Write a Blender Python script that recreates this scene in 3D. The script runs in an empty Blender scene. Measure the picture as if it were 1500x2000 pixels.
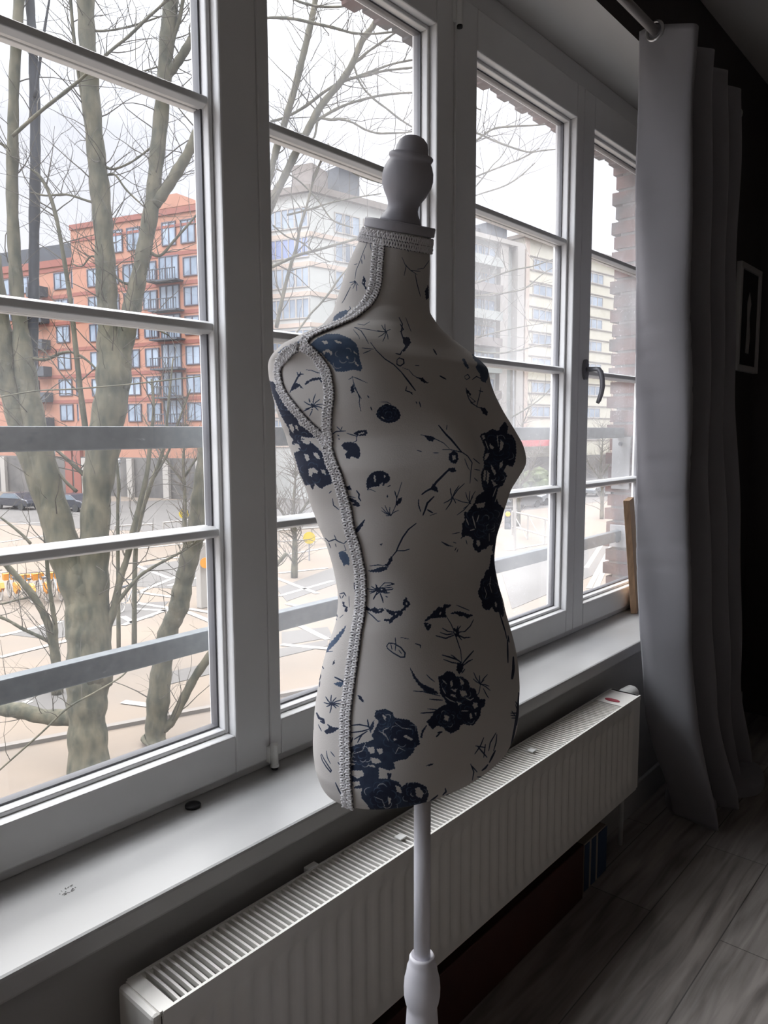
import bpy, bmesh, math, random
import numpy as np
from mathutils import Vector, Matrix
random.seed(7)
SC = bpy.context.scene
COL = SC.collection
# ------------------------------------------------------------------ camera (solved from the window's vanishing points)
FP = 1470.0; PCX, PCY = 750.0, 1000.0; EYE = np.array([0.0, 0.0, 1.38])
_X = np.array([1287.0, -163.0, FP]); _X /= np.linalg.norm(_X)
_D = np.array([50.0, 13652.0, FP]); _D -= _X * _D.dot(_X); _D /= np.linalg.norm(_D)
_Z = -_D; _Y = np.cross(_Z, _X)
if _Y[2] < 0: _Y = -_Y
CM = np.stack([_X, _Y, _Z])
def ray(px, py): return CM @ np.array([px - PCX, py - PCY, FP])
def onY(px, py, D): r = ray(px, py); return EYE + r * (D / r[1])
def onZ(px, py, z): r = ray(px, py); return EYE + r * ((z - EYE[2]) / r[2])
def onX(px, py, x): r = ray(px, py); return EYE + r * (x / r[0])
def P(px, py, d): return EYE + ray(px, py) * (d / FP)
def proj(pts):
    c = (np.asarray(pts) - EYE) @ CM
    return np.stack([PCX + FP * c[..., 0] / c[..., 2], PCY + FP * c[..., 1] / c[..., 2]], -1)
cd = bpy.data.cameras.new('camera'); cam = bpy.data.objects.new('camera', cd); COL.objects.link(cam)
cd.sensor_fit = 'VERTICAL'; cd.sensor_height = 36.0; cd.sensor_width = 27.0; cd.lens = FP / 2000.0 * 36.0
cd.clip_start = 0.02; cd.clip_end = 500
R = CM @ np.array([[1, 0, 0], [0, -1, 0], [0, 0, -1]]).T
cam.matrix_world = Matrix([[R[0, 0], R[0, 1], R[0, 2], 0], [R[1, 0], R[1, 1], R[1, 2], 0], [R[2, 0], R[2, 1], R[2, 2], EYE[2]], [0, 0, 0, 1]])
SC.camera = cam
# ------------------------------------------------------------------ exposure
vs = SC.view_settings; vs.view_transform = 'Standard'; vs.look = 'None'; vs.gamma = 1.0; vs.use_curve_mapping = False
vs.exposure = 1.0
SC.cycles.use_denoising = True
SC.cycles.max_bounces = 10; SC.cycles.diffuse_bounces = 6; SC.cycles.transparent_max_bounces = 24
SC.cycles.sample_clamp_indirect = 6.0
# ------------------------------------------------------------------ sky: thin bright overcast, brighter overhead
w = bpy.data.worlds.new('sky'); SC.world = w; w.use_nodes = True
nt = w.node_tree; nt.nodes.clear()
out = nt.nodes.new('ShaderNodeOutputWorld'); bg = nt.nodes.new('ShaderNodeBackground')
tc = nt.nodes.new('ShaderNodeTexCoord'); sp = nt.nodes.new('ShaderNodeSeparateXYZ')
rp = nt.nodes.new('ShaderNodeValToRGB'); ns = nt.nodes.new('ShaderNodeTexNoise'); mx = nt.nodes.new('ShaderNodeMix'); mx.data_type = 'RGBA'; mx.blend_type = 'MULTIPLY'
nt.links.new(tc.outputs['Generated'], sp.inputs[0]); nt.links.new(sp.outputs['Z'], rp.inputs[0])
el = rp.color_ramp.elements
el[0].position = 0.0; el[0].color = (0.45, 0.455, 0.49, 1); el[1].position = 1.0; el[1].color = (4.5, 4.6, 4.8, 1)
for p, c in ((0.34, (0.48, 0.485, 0.52)), (0.5, (1.0, 1.03, 1.08)), (0.62, (3.4, 3.5, 3.65))):
    e = el.new(p); e.color = (*c, 1)
ns.inputs['Scale'].default_value = 3.0; ns.inputs['Detail'].default_value = 4.0
nr = nt.nodes.new('ShaderNodeValToRGB'); nr.color_ramp.elements[0].position = .3; nr.color_ramp.elements[0].color = (.88, .90, .94, 1)
nr.color_ramp.elements[1].position = .7; nr.color_ramp.elements[1].color = (1.05, 1.05, 1.05, 1)
nt.links.new(tc.outputs['Generated'], ns.inputs['Vector']); nt.links.new(ns.outputs['Fac'], nr.inputs[0])
mx.inputs[0].default_value = 1.0
# the cloud is thinner and brighter towards the far right of the street, where the sun hides
dp = nt.nodes.new('ShaderNodeVectorMath'); dp.operation = 'DOT_PRODUCT'; dp.inputs[1].default_value = (.88, .47, .05)
mr = nt.nodes.new('ShaderNodeMapRange'); mr.inputs[1].default_value = .80; mr.inputs[2].default_value = 1.0; mr.inputs[3].default_value = 1.0; mr.inputs[4].default_value = 1.35; mr.interpolation_type = 'SMOOTHSTEP'
nt.links.new(tc.outputs['Generated'], dp.inputs[0]); nt.links.new(dp.outputs['Value'], mr.inputs[0]); # unseen bright sky lobe to the left, added to light the form's side
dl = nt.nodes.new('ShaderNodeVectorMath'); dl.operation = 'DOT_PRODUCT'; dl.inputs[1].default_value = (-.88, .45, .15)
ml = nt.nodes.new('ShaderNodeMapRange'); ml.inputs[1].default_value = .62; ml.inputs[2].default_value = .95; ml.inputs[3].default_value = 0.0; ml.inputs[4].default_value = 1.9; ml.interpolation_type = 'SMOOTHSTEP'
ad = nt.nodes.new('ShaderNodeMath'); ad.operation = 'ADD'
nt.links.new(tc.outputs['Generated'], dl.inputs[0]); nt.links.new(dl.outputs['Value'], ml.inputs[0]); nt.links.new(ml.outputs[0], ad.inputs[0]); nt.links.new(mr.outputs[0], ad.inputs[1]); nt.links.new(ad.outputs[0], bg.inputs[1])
nt.links.new(rp.outputs[0], mx.inputs[6]); nt.links.new(nr.outputs[0], mx.inputs[7]); nt.links.new(mx.outputs[2], bg.inputs[0])
nt.links.new(bg.outputs[0], out.inputs[0])
# hazy sun behind the thin cloud, high beyond the roofs on the right
sd = bpy.data.lights.new('hazy_sun', 'SUN'); sd.energy = 1.1; sd.angle = math.radians(50); sd.color = (1.0, .93, .84)
so = bpy.data.objects.new('hazy_sun', sd); COL.objects.link(so)
so.rotation_euler = Vector((-0.30, -0.80, -1.0)).to_track_quat('-Z', 'Y').to_euler()
so.location = (0, 0, 20)

# ------------------------------------------------------------------ materials
def mat(name, col, rough=.6, metal=0, noise=None, bump=None, spec=None, col2=None, emit=None, coords='Object', stretch=None, sheen=0):
    """noise=(scale, amount) varies the colour, bump=(scale, strength)"""
    m = bpy.data.materials.new(name); m.use_nodes = True; t = m.node_tree; b = t.nodes['Principled BSDF']
    b.inputs['Base Color'].default_value = (*col, 1); b.inputs['Roughness'].default_value = rough; b.inputs['Metallic'].default_value = metal
    if spec is not None: b.inputs['Specular IOR Level'].default_value = spec
    if sheen: b.inputs['Sheen Weight'].default_value = sheen
    tcn = t.nodes.new('ShaderNodeTexCoord'); src = tcn.outputs[coords]
    if stretch:
        mp = t.nodes.new('ShaderNodeMapping'); mp.inputs['Scale'].default_value = stretch; t.links.new(src, mp.inputs[0]); src = mp.outputs[0]
    if noise:
        n = t.nodes.new('ShaderNodeTexNoise'); n.inputs['Scale'].default_value = noise[0]; n.inputs['Detail'].default_value = 6
        r = t.nodes.new('ShaderNodeValToRGB'); c2 = col2 or tuple(max(0, c * (1 - noise[1])) for c in col)
        r.color_ramp.elements[0].position = .32; r.color_ramp.elements[0].color = (*c2, 1)
        r.color_ramp.elements[1].position = .68; r.color_ramp.elements[1].color = (*col, 1)
        t.links.new(src, n.inputs['Vector']); t.links.new(n.outputs['Fac'], r.inputs[0]); t.links.new(r.outputs[0], b.inputs['Base Color'])
    if bump:
        n = t.nodes.new('ShaderNodeTexNoise'); n.inputs['Scale'].default_value = bump[0]; n.inputs['Detail'].default_value = 5
        bm_ = t.nodes.new('ShaderNodeBump'); bm_.inputs['Strength'].default_value = bump[1]; bm_.inputs['Distance'].default_value = .01
        t.links.new(src, n.inputs['Vector']); t.links.new(n.outputs['Fac'], bm_.inputs['Height']); t.links.new(bm_.outputs[0], b.inputs['Normal'])
    if emit:
        b.inputs['Emission Color'].default_value = (*emit[0], 1); b.inputs['Emission Strength'].default_value = emit[1]
    return m
M = {}
M['pvc'] = mat('white_pvc', (.72, .72, .72), .35, noise=(6, .06))
M['gasket'] = mat('grey_gasket', (.12, .12, .13), .5)
M['sill'] = mat('painted_sill', (.47, .47, .465), .32, noise=(5, .08), bump=(40, .05))
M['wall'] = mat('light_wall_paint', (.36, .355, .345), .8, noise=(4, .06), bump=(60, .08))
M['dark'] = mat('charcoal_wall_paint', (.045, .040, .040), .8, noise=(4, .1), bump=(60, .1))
M['room'] = mat('pale_wall_paint', (.74, .71, .67), .9)
M['ceil'] = mat('ceiling_paint', (.42, .40, .385), .9)
M['soffit'] = mat('soffit_paint', (.55, .54, .52), .8, noise=(4, .05))
M['rad'] = mat('radiator_enamel', (.72, .70, .66), .35, noise=(9, .05))
M['radin'] = mat('radiator_inside', (.008, .008, .008), .8)
M['cap'] = mat('white_plastic', (.7, .7, .68), .4)
M['red'] = mat('red_plastic', (.28, .02, .04), .4)
M['curtain'] = mat('grey_curtain_fabric', (.235, .23, .25), .85, bump=(900, .15), noise=(3, .08), sheen=.2)
M['chrome'] = mat('brushed_chrome', (.55, .55, .56), .3, 1)
M['rod'] = mat('curtain_rod_metal', (.42, .40, .39), .35, .6)
M['white'] = mat('white_gloss_wood', (.74, .73, .78), .35)
M['finial'] = mat('grey_white_wood', (.38, .375, .41), .5, noise=(20, .06))
M['handle'] = mat('handle_metal', (.20, .20, .22), .4, .3)
M['black'] = mat('black_rubber', (.008, .008, .01), .35)
M['pine'] = mat('pine_wood', (.62, .40, .24), .55, noise=(8, .35), stretch=(12, 12, 1))
M['redbox'] = mat('red_brown_board', (.075, .022, .014), .6, noise=(6, .4))
M['blue'] = mat('blue_fabric', (.03, .06, .12), .8); M['cream'] = mat('cream_fabric', (.35, .30, .25), .8)
M['wenge'] = mat('dark_cabinet', (.012, .010, .010), .5)
M['leafd'] = mat('dark_leaf', (.015, .035, .015), .5)
M['frame'] = mat('white_picture_frame', (.40, .39, .38), .5); M['print'] = mat('dark_print', (.02, .02, .02), .5)
M['galv'] = mat('galvanised_steel', (.115, .128, .135), .5, .25, noise=(45, .28), col2=(.08, .092, .10))
M['brick'] = None
M['smudge'] = mat('dark_smudge', (.12, .11, .10), .8)
# bark
M['bark'] = mat('olive_bark', (.085, .074, .046), .9, noise=(5.5, .4), col2=(.024, .026, .015), bump=(22, .8), stretch=(1, 1, .45))
M['barkd'] = mat('grey_bark', (.022, .024, .030), .9, noise=(4, .3), bump=(9, .4))
M['twig'] = mat('twig_bark', (.06, .052, .04), .9, noise=(2, .3))
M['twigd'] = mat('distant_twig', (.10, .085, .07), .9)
# outside
M['pave'] = mat('beige_paving', (.135, .104, .076), .9, noise=(.35, .2), col2=(.108, .087, .068), bump=(6, .1))
M['asph'] = mat('grey_asphalt', (.078, .071, .064), .9, noise=(.5, .12))
M['line'] = mat('white_road_paint', (.27, .25, .225), .8)
M['kerb'] = mat('kerb_stone', (.13, .115, .10), .9)
M['orange'] = mat('orange_brick_facade', (.31, .148, .098), .85, noise=(.5, .12))
M['orband'] = mat('red_brick_band', (.19, .065, .048), .85)
M['roofd'] = mat('dark_slate_roof', (.035, .04, .05), .7, noise=(.6, .3))
M['winframe'] = mat('grey_window_frame', (.06, .05, .065), .6)
M['pane'] = mat('window_pane', (.26, .31, .37), .2, noise=(.35, .5), col2=(.10, .13, .17))
M['paneb'] = mat('blue_window_pane', (.15, .19, .33), .15)
M['greyw'] = mat('pale_grey_render', (.34, .345, .325), .9, noise=(.2, .1))
M['peach'] = mat('peach_band', (.34, .27, .22), .9)
M['creamw'] = mat('cream_cladding', (.42, .39, .31), .9, noise=(.2, .12))
M['bandl'] = mat('brown_joint', (.12, .10, .085), .9)  # plain brown of the joint lines and roof slabs
M['greenw'] = mat('greenish_grey_render', (.27, .28, .26), .9, noise=(.3, .15))
M['balc'] = mat('balcony_panel', (.17, .145, .13), .8, noise=(.6, .3))
M['darkg'] = mat('dark_grey_panel', (.04, .045, .055), .7)
M['shop'] = mat('shop_front', (.05, .047, .045), .5, noise=(.4, .5), col2=(.12, .11, .10)); M['awn'] = mat('red_awning', (.36, .03, .035), .7)
M['carb'] = mat('black_car_paint', (.02, .022, .03), .25); M['carw'] = mat('pale_car_paint', (.22, .23, .24), .3); M['carg'] = mat('grey_car_paint', (.07, .075, .08), .3)
M['cargl'] = mat('car_glass', (.12, .15, .18), .1); M['tyre'] = mat('tyre', (.02, .02, .02), .8)
M['or'] = mat('bike_orange', (.50, .20, .015), .5); M['yel'] = mat('yellow_sign', (.45, .33, .01), .5)
M['bus'] = mat('green_hedge', (.07, .085, .035), .9, noise=(1.5, .5))
M['polem'] = mat('pale_metal_post', (.20, .20, .20), .5)
M['lamp'] = mat('amber_lamp', (.9, .3, .02), .4, emit=((1.0, .24, .01), 1.0))

def brick_mat():
    m = bpy.data.materials.new('brown_red_brick'); m.use_nodes = True; t = m.node_tree; b = t.nodes['Principled BSDF']
    tcn = t.nodes.new('ShaderNodeTexCoord'); n = t.nodes.new('ShaderNodeTexNoise'); n.inputs['Scale'].default_value = 7
    r = t.nodes.new('ShaderNodeValToRGB'); r.color_ramp.elements[0].position = .35; r.color_ramp.elements[0].color = (.040, .033, .032, 1)
    r.color_ramp.elements[1].position = .65; r.color_ramp.elements[1].color = (.090, .040, .033, 1)
    t.links.new(tcn.outputs['Object'], n.inputs['Vector']); t.links.new(n.outputs['Fac'], r.inputs[0]); t.links.new(r.outputs[0], b.inputs['Base Color'])
    b.inputs['Roughness'].default_value = .9
    return m
M['brick'] = brick_mat(); M['mortar'] = mat('mortar', (.09, .08, .075), .95)

def floor_mat():
    m = bpy.data.materials.new('grey_oak_laminate'); m.use_nodes = True; t = m.node_tree; b = t.nodes['Principled BSDF']
    tcn = t.nodes.new('ShaderNodeTexCoord')
    br = t.nodes.new('ShaderNodeTexBrick'); br.inputs['Scale'].default_value = 1.0; br.inputs['Brick Width'].default_value = 1.25; br.inputs['Row Height'].default_value = .19
    br.inputs['Mortar Size'].default_value = .0016; br.inputs['Mortar Smooth'].default_value = .1; br.offset = .37
    br.inputs['Color1'].default_value = (.26, .23, .21, 1); br.inputs['Color2'].default_value = (.34, .31, .29, 1); br.inputs['Mortar'].default_value = (.10, .09, .085, 1)
    mp = t.nodes.new('ShaderNodeMapping'); mp.inputs['Scale'].default_value = (1.3, 14, 1)
    n = t.nodes.new('ShaderNodeTexNoise'); n.inputs['Scale'].default_value = 2.2; n.inputs['Detail'].default_value = 8; n.inputs['Distortion'].default_value = .6
    r = t.nodes.new('ShaderNodeValToRGB'); r.color_ramp.elements[0].position = .3; r.color_ramp.elements[0].color = (.45, .44, .43, 1); r.color_ramp.elements[1].position = .65; r.color_ramp.elements[1].color = (1.1, 1.1, 1.1, 1)
    x = t.nodes.new('ShaderNodeMix'); x.data_type = 'RGBA'; x.blend_type = 'MULTIPLY'; x.inputs[0].default_value = 1
    t.links.new(tcn.outputs['Object'], br.inputs['Vector']); t.links.new(tcn.outputs['Object'], mp.inputs[0]); t.links.new(mp.outputs[0], n.inputs['Vector'])
    t.links.new(n.outputs['Fac'], r.inputs[0]); t.links.new(br.outputs['Color'], x.inputs[6]); t.links.new(r.outputs[0], x.inputs[7]); t.links.new(x.outputs[2], b.inputs['Base Color'])
    b.inputs['Roughness'].default_value = .42
    return m
M['floor'] = floor_mat()

def glass_mat(name, dirt, speck):
    m = bpy.data.materials.new(name); m.use_nodes = True; t = m.node_tree; t.nodes.clear()
    o = t.nodes.new('ShaderNodeOutputMaterial'); tr = t.nodes.new('ShaderNodeBsdfTransparent'); gl = t.nodes.new('ShaderNodeBsdfGlossy'); gl.inputs['Roughness'].default_value = .02
    df = t.nodes.new('ShaderNodeBsdfTranslucent'); df.inputs['Color'].default_value = (.9, .9, .92, 1)
    m1 = t.nodes.new('ShaderNodeMixShader'); m2 = t.nodes.new('ShaderNodeMixShader'); fr = t.nodes.new('ShaderNodeMapRange'); lw = t.nodes.new('ShaderNodeLayerWeight'); lw.inputs['Blend'].default_value = .5; pw = t.nodes.new('ShaderNodeMath'); pw.operation = 'POWER'; pw.inputs[1].default_value = 5; t.links.new(lw.outputs['Facing'], pw.inputs[0]); t.links.new(pw.outputs[0], fr.inputs[0]); fr.inputs[3].default_value = .02; fr.inputs[4].default_value = .5
    tcn = t.nodes.new('ShaderNodeTexCoord'); n = t.nodes.new('ShaderNodeTexNoise'); n.inputs['Scale'].default_value = 160; n.inputs['Detail'].default_value = 3
    n2 = t.nodes.new('ShaderNodeTexNoise'); n2.inputs['Scale'].default_value = 3; n2.inputs['Detail'].default_value = 3
    a = t.nodes.new('ShaderNodeMapRange'); a.inputs[1].default_value = .60; a.inputs[2].default_value = .72; a.inputs[3].default_value = 0; a.inputs[4].default_value = speck
    c = t.nodes.new('ShaderNodeMapRange'); c.inputs[1].default_value = .35; c.inputs[2].default_value = .7; c.inputs[3].default_value = dirt * .6; c.inputs[4].default_value = dirt * 1.4
    s = t.nodes.new('ShaderNodeMath'); s.operation = 'ADD'
    t.links.new(tcn.outputs['Object'], n.inputs['Vector']); t.links.new(tcn.outputs['Object'], n2.inputs['Vector'])
    t.links.new(n.outputs['Fac'], a.inputs[0]); t.links.new(n2.outputs['Fac'], c.inputs[0]); t.links.new(a.outputs[0], s.inputs[0]); t.links.new(c.outputs[0], s.inputs[1])
    t.links.new(fr.outputs[0], m1.inputs[0]); t.links.new(tr.outputs[0], m1.inputs[1]); t.links.new(gl.outputs[0], m1.inputs[2])
    t.links.new(s.outputs[0], m2.inputs[0]); t.links.new(m1.outputs[0], m2.inputs[1]); t.links.new(df.outputs[0], m2.inputs[2]); t.links.new(m2.outputs[0], o.inputs[0])
    return m
GL = [glass_mat('dusty_glass_a', .02, .02), glass_mat('dusty_glass_b', .065, .05), glass_mat('dusty_glass_c', .10, .16), glass_mat('dusty_glass_d', .08, .18)]

# ------------------------------------------------------------------ mesh helpers
class MB:
    def __init__(s): s.v = []; s.f = []; s.mi = []
    def add(s, vs_, fs, mi=0):
        o = len(s.v); s.v += [tuple(map(float, q)) for q in vs_]; s.f += [tuple(i + o for i in f) for f in fs]; s.mi += [mi] * len(fs); return s
    def box(s, x0, x1, y0, y1, z0, z1, mi=0):
        return s.add([(x0, y0, z0), (x1, y0, z0), (x1, y1, z0), (x0, y1, z0), (x0, y0, z1), (x1, y0, z1), (x1, y1, z1), (x0, y1, z1)],
                     [(0, 3, 2, 1), (4, 5, 6, 7), (0, 1, 5, 4), (1, 2, 6, 5), (2, 3, 7, 6), (3, 0, 4, 7)], mi)
    def obox(s, o, ex, ey, ez, mi=0):
        """oriented box: corner o and three edge vectors"""
        o, ex, ey, ez = map(np.asarray, (o, ex, ey, ez))
        return s.add([o, o + ex, o + ex + ey, o + ey, o + ez, o + ex + ez, o + ex + ey + ez, o + ey + ez],
                     [(0, 3, 2, 1), (4, 5, 6, 7), (0, 1, 5, 4), (1, 2, 6, 5), (2, 3, 7, 6), (3, 0, 4, 7)], mi)
    def tube(s, pts, rad, n=8, mi=0, cap=True):
        pts = [np.asarray(p, float) for p in pts]; k = len(pts)
        if not hasattr(rad, '__len__'): rad = [rad] * k
        up = None; vs_ = []
        for i, p in enumerate(pts):
            d = pts[min(i + 1, k - 1)] - pts[max(i - 1, 0)]; d = d / (np.linalg.norm(d) + 1e-12)
            if up is None: up = np.cross(d, (0, 0, 1.)) if abs(d[2]) < .9 else np.cross(d, (1., 0, 0))
            up = up - d * up.dot(d); up = up / (np.linalg.norm(up) + 1e-12); sd_ = np.cross(d, up)
            for j in range(n):
                a = 2 * math.pi * j / n; vs_.append(p + rad[i] * (math.cos(a) * up + math.sin(a) * sd_))
        fs = [(i * n + j, i * n + (j + 1) % n, (i + 1) * n + (j + 1) % n, (i + 1) * n + j) for i in range(k - 1) for j in range(n)]
        if cap: fs += [tuple(range(n))[::-1], tuple((k - 1) * n + j for j in range(n))]
        return s.add(vs_, fs, mi)
    def lathe(s, prof, axis=(0, 0, 1), origin=(0, 0, 0), n=40, mi=0):
        ax = np.asarray(axis, float); ax /= np.linalg.norm(ax); o = np.asarray(origin, float)
        u = np.cross(ax, (0, 1., 0)) if abs(ax[1]) < .9 else np.cross(ax, (1., 0, 0)); u /= np.linalg.norm(u); v = np.cross(ax, u)
        vs_ = []
        for r, h in prof:
            for j in range(n):
                a = 2 * math.pi * j / n; vs_.append(o + ax * h + r * (math.cos(a) * u + math.sin(a) * v))
        k = len(prof)
        fs = [(i * n + j, i * n + (j + 1) % n, (i + 1) * n + (j + 1) % n, (i + 1) * n + j) for i in range(k - 1) for j in range(n)]
        fs += [tuple(range(n))[::-1], tuple((k - 1) * n + j for j in range(n))]
        return s.add(vs_, fs, mi)
    def prism(s, poly, e0, e1, o, ext, mi=0):
        """poly in 2D (e0,e1) from o, extruded by ext"""
        o, e0, e1, ext = map(np.asarray, (o, e0, e1, ext)); k = len(poly)
        a = [o + e0 * x + e1 * y for x, y in poly]; b = [p + ext for p in a]
        return s.add(a + b, [tuple(range(k))[::-1], tuple(range(k, 2 * k))] + [(i, (i + 1) % k, k + (i + 1) % k, k + i) for i in range(k)], mi)
    def build(s, name, m, parent=None, smooth=False, bevel=0, auto=None):
        me = bpy.data.meshes.new(name); me.from_pydata(s.v, [], s.f)
        for x in (m if isinstance(m, (list, tuple)) else [m]): me.materials.append(x)
        if any(s.mi): me.polygons.foreach_set('material_index', s.mi)
        b = bmesh.new(); b.from_mesh(me); bmesh.ops.recalc_face_normals(b, faces=b.faces); b.to_mesh(me); b.free()
        if smooth: me.polygons.foreach_set('use_smooth', [True] * len(me.polygons))
        me.update()
        o = bpy.data.objects.new(name, me); COL.objects.link(o)
        if parent is not None:
            o.parent = parent; o.matrix_parent_inverse = Matrix.Translation(-Vector(parent.location)) if True else None
        if bevel:
            bv = o.modifiers.new('bevel', 'BEVEL'); bv.width = bevel; bv.segments = 2; bv.limit_method = 'ANGLE'
        if auto:
            pass
        return o
def tag(o, label=None, cat=None, group=None, kind=None):
    if label: o['label'] = label
    if cat: o['category'] = cat
    if group: o['group'] = group
    if kind: o['kind'] = kind
    return o
def empty(name, loc, label=None, cat=None, group=None, kind=None):
    o = bpy.data.objects.new(name, None); COL.objects.link(o); o.location = loc; o.empty_display_size = .05
    bpy.context.view_layer.update()
    return tag(o, label, cat, group, kind)
def struct(name, mb, m, **k):
    o = mb.build(name, m, **k); o['kind'] = 'structure'; return o
def copy_tree(o, parent=None, delta=None):
    c = o.copy(); COL.objects.link(c)
    if parent is not None: c.parent = parent
    for ch in [x for x in bpy.data.objects if x.parent == o]: copy_tree(ch, c)
    return c
# ================================================================== THE SETTING: room
YW, XL, XR, YB, ZC = 1.04, -3.2, 3.86, -3.6, 2.925
OX0, OX1, OZ0, OZ1 = -2.78, 3.215, 0.60, 2.595      # window opening
struct('floor', MB().box(XL, XR, YB, YW, -.1, 0), M['floor'])
struct('ceiling', MB().box(XL, XR, YB, YW, ZC, ZC + .1), M['ceil'])
wb = MB()
wb.box(XL, OX0, YW, 1.33, 0, ZC); wb.box(OX1, XR, YW, 1.33, 0, ZC); wb.box(OX0, OX1, YW, 1.33, OZ1, ZC, 0); wb.box(OX0, OX1, YW, 1.33, 0, OZ0)
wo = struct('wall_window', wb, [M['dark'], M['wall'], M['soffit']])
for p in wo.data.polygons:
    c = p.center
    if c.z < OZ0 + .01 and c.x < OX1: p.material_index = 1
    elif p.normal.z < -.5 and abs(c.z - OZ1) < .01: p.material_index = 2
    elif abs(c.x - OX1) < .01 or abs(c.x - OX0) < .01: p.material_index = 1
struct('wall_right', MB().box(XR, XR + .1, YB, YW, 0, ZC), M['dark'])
struct('wall_left', MB().box(XL - .1, XL, YB, YW, 0, ZC), M['room'])
struct('wall_back', MB().box(XL, XR, YB - .1, YB, 0, ZC), M['room'])
struct('baseboard_window', MB().box(XL, XR, YW - .014, YW, 0, .10), M['wall'], bevel=.002)
# sill board
sb = MB().box(OX0 - .02, OX1 + .02, 1.02, 1.26, OZ0, .64)
struct('trim_sill', sb, M['sill'], bevel=.006)
# outer brickwork: courses with toothed edges round the opening
def brick_run(mb, along):
    rnd = random.Random(5)
    if along == 'z':
        z = .30; k = 0
        while z < 2.52:
            y1 = 1.452 + (0.014 if k % 2 else 0) + rnd.uniform(0, .006)
            mb.box(3.2, 3.42, 1.335, y1, z, z + .050); mb.box(3.204, 3.42, 1.335, y1 - .028, z + .050, z + .062, 1); z += .062; k += 1
    else:
        x = -3.0; k = 0
        while x < 3.42:
            y1 = 1.452 + (0.012 if k % 2 else 0) + rnd.uniform(0, .008)
            mb.box(x, x + .050, 1.335, y1, 2.497, 2.72); mb.box(x + .050, x + .062, 1.335, y1 - .022, 2.503, 2.72, 1); x += .062; k += 1
bk = MB(); brick_run(bk, 'z'); struct('wall_outer_brick', bk, [M['brick'], M['mortar']])
bk = MB(); brick_run(bk, 'x'); struct('trim_brick_lintel', bk, [M['brick'], M['mortar']])
struct('wall_outer_left', MB().box(-3.0, -2.79, 1.335, 1.455, -.2, 2.52), M['brick'])
struct('trim_outer_sill', MB().box(-2.79, 3.2, 1.335, 1.40, .45, .60), M['kerb'])

# ---- window frames and sashes
wroot = empty('window_1', (1.7, 1.29, .64), kind='structure')
# fixed frame
f = MB(); FY0, FY1 = 1.25, 1.325
f.box(OX0, OX1, FY0, FY1, .64, .668); f.box(OX0, OX1, FY0, FY1, 2.515, OZ1)
f.box(OX0, OX0 + .06, FY0, FY1, .668, 2.515); f.box(3.175, OX1, FY0, FY1, .668, 2.515)
for px_ in (1.66, .18, -1.30): f.box(px_, px_ + .14 if px_ > 1 else px_ + .075, FY0 + .002, FY1, .668, 2.515)
f.build('window_frame', M['pvc'], wroot, bevel=.003)
ZB0, ZB1, ZT0, ZT1 = .662, .745, 2.412, 2.522
sash = [(-2.70, -2.63, -2.018, -1.9255), (-1.9245, -1.892, -1.328, -1.252), (-1.22, -1.15, -.538, -.4455), (-.4445, -.412, .152, .228), (.26, .330, .942, 1.0345), (1.0355, 1.068, 1.632, 1.708), (1.716, 1.815, 2.403, 2.4545), (2.4555, 2.535, 3.123, 3.19)]
for i, (a, b, c, d) in enumerate(sash):
    s = MB(); y0, y1 = 1.235, 1.315
    s.box(a, b, y0, y1, ZB0, ZT1); s.box(c, d, y0, y1, ZB0, ZT1); s.box(b, c, y0, y1, ZB0, ZB1); s.box(b, c, y0, y1, ZT0, ZT1)
    so_ = s.build('sash_frame', M['pvc'], wroot, bevel=.004)
    # stepped glazing bead, mitred all round: two ledges down to the glass
    g = MB()
    def ringframe(mb, x0, x1, z0, z1, w_, ya, yb):
        mb.box(x0, x0 + w_, ya, yb, z0, z1); mb.box(x1 - w_, x1, ya, yb, z0, z1); mb.box(x0 + w_, x1 - w_, ya, yb, z0, z0 + w_); mb.box(x0 + w_, x1 - w_, ya, yb, z1 - w_, z1)
    ringframe(g, b, c, ZB1, ZT0, .010, 1.258, 1.31)
    g.build('glazing_bead', M['pvc'], so_, bevel=.003)
    g = MB(); ringframe(g, b + .010, c - .010, ZB1 + .010, ZT0 - .010, .004, 1.279, 1.30)
    g.build('glazing_seal', M['gasket'], so_)
    # a thin routed groove line round the face of the sash
    g = MB(); ringframe(g, b - .030, c + .030, ZB1 - .030, ZT0 + .030, .002, 1.2340, 1.236)
    if i in (0, 2, 3): g.build('routed_groove', M['gasket'], so_) if False else None
    MB().box(b + .012, c - .012, 1.287, 1.291, ZB1 + .012, ZT0 - .012).build('glass_pane', GL[max(0, i - 4)], so_)
    for zc in (2.017, 1.587, 1.174):
        m_ = MB(); hh = .0125
        prof = [(1.2868, -hh), (1.276, -hh), (1.262, -hh * .55), (1.262, hh * .55), (1.276, hh), (1.2868, hh)]
        m_.prism([(y, z) for y, z in prof], (0, 1, 0), (0, 0, 1), (b + .003, 0, zc), (c - b - .006, 0, 0))
        m_.build('glazing_bar', M['pvc'], so_, bevel=.002)
        m_ = MB(); m_.box(b + .01, c - .01, 1.2915, 1.309, zc - .0125, zc + .0125); m_.build('outer_glazing_bar', M['pvc'], so_, bevel=.002)
# cover strip over the post between the two pairs
MB().box(1.7085, 1.7155, 1.230, 1.25, .668, 2.515).build('cover_strip', M['pvc'], wroot, bevel=.001)
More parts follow.
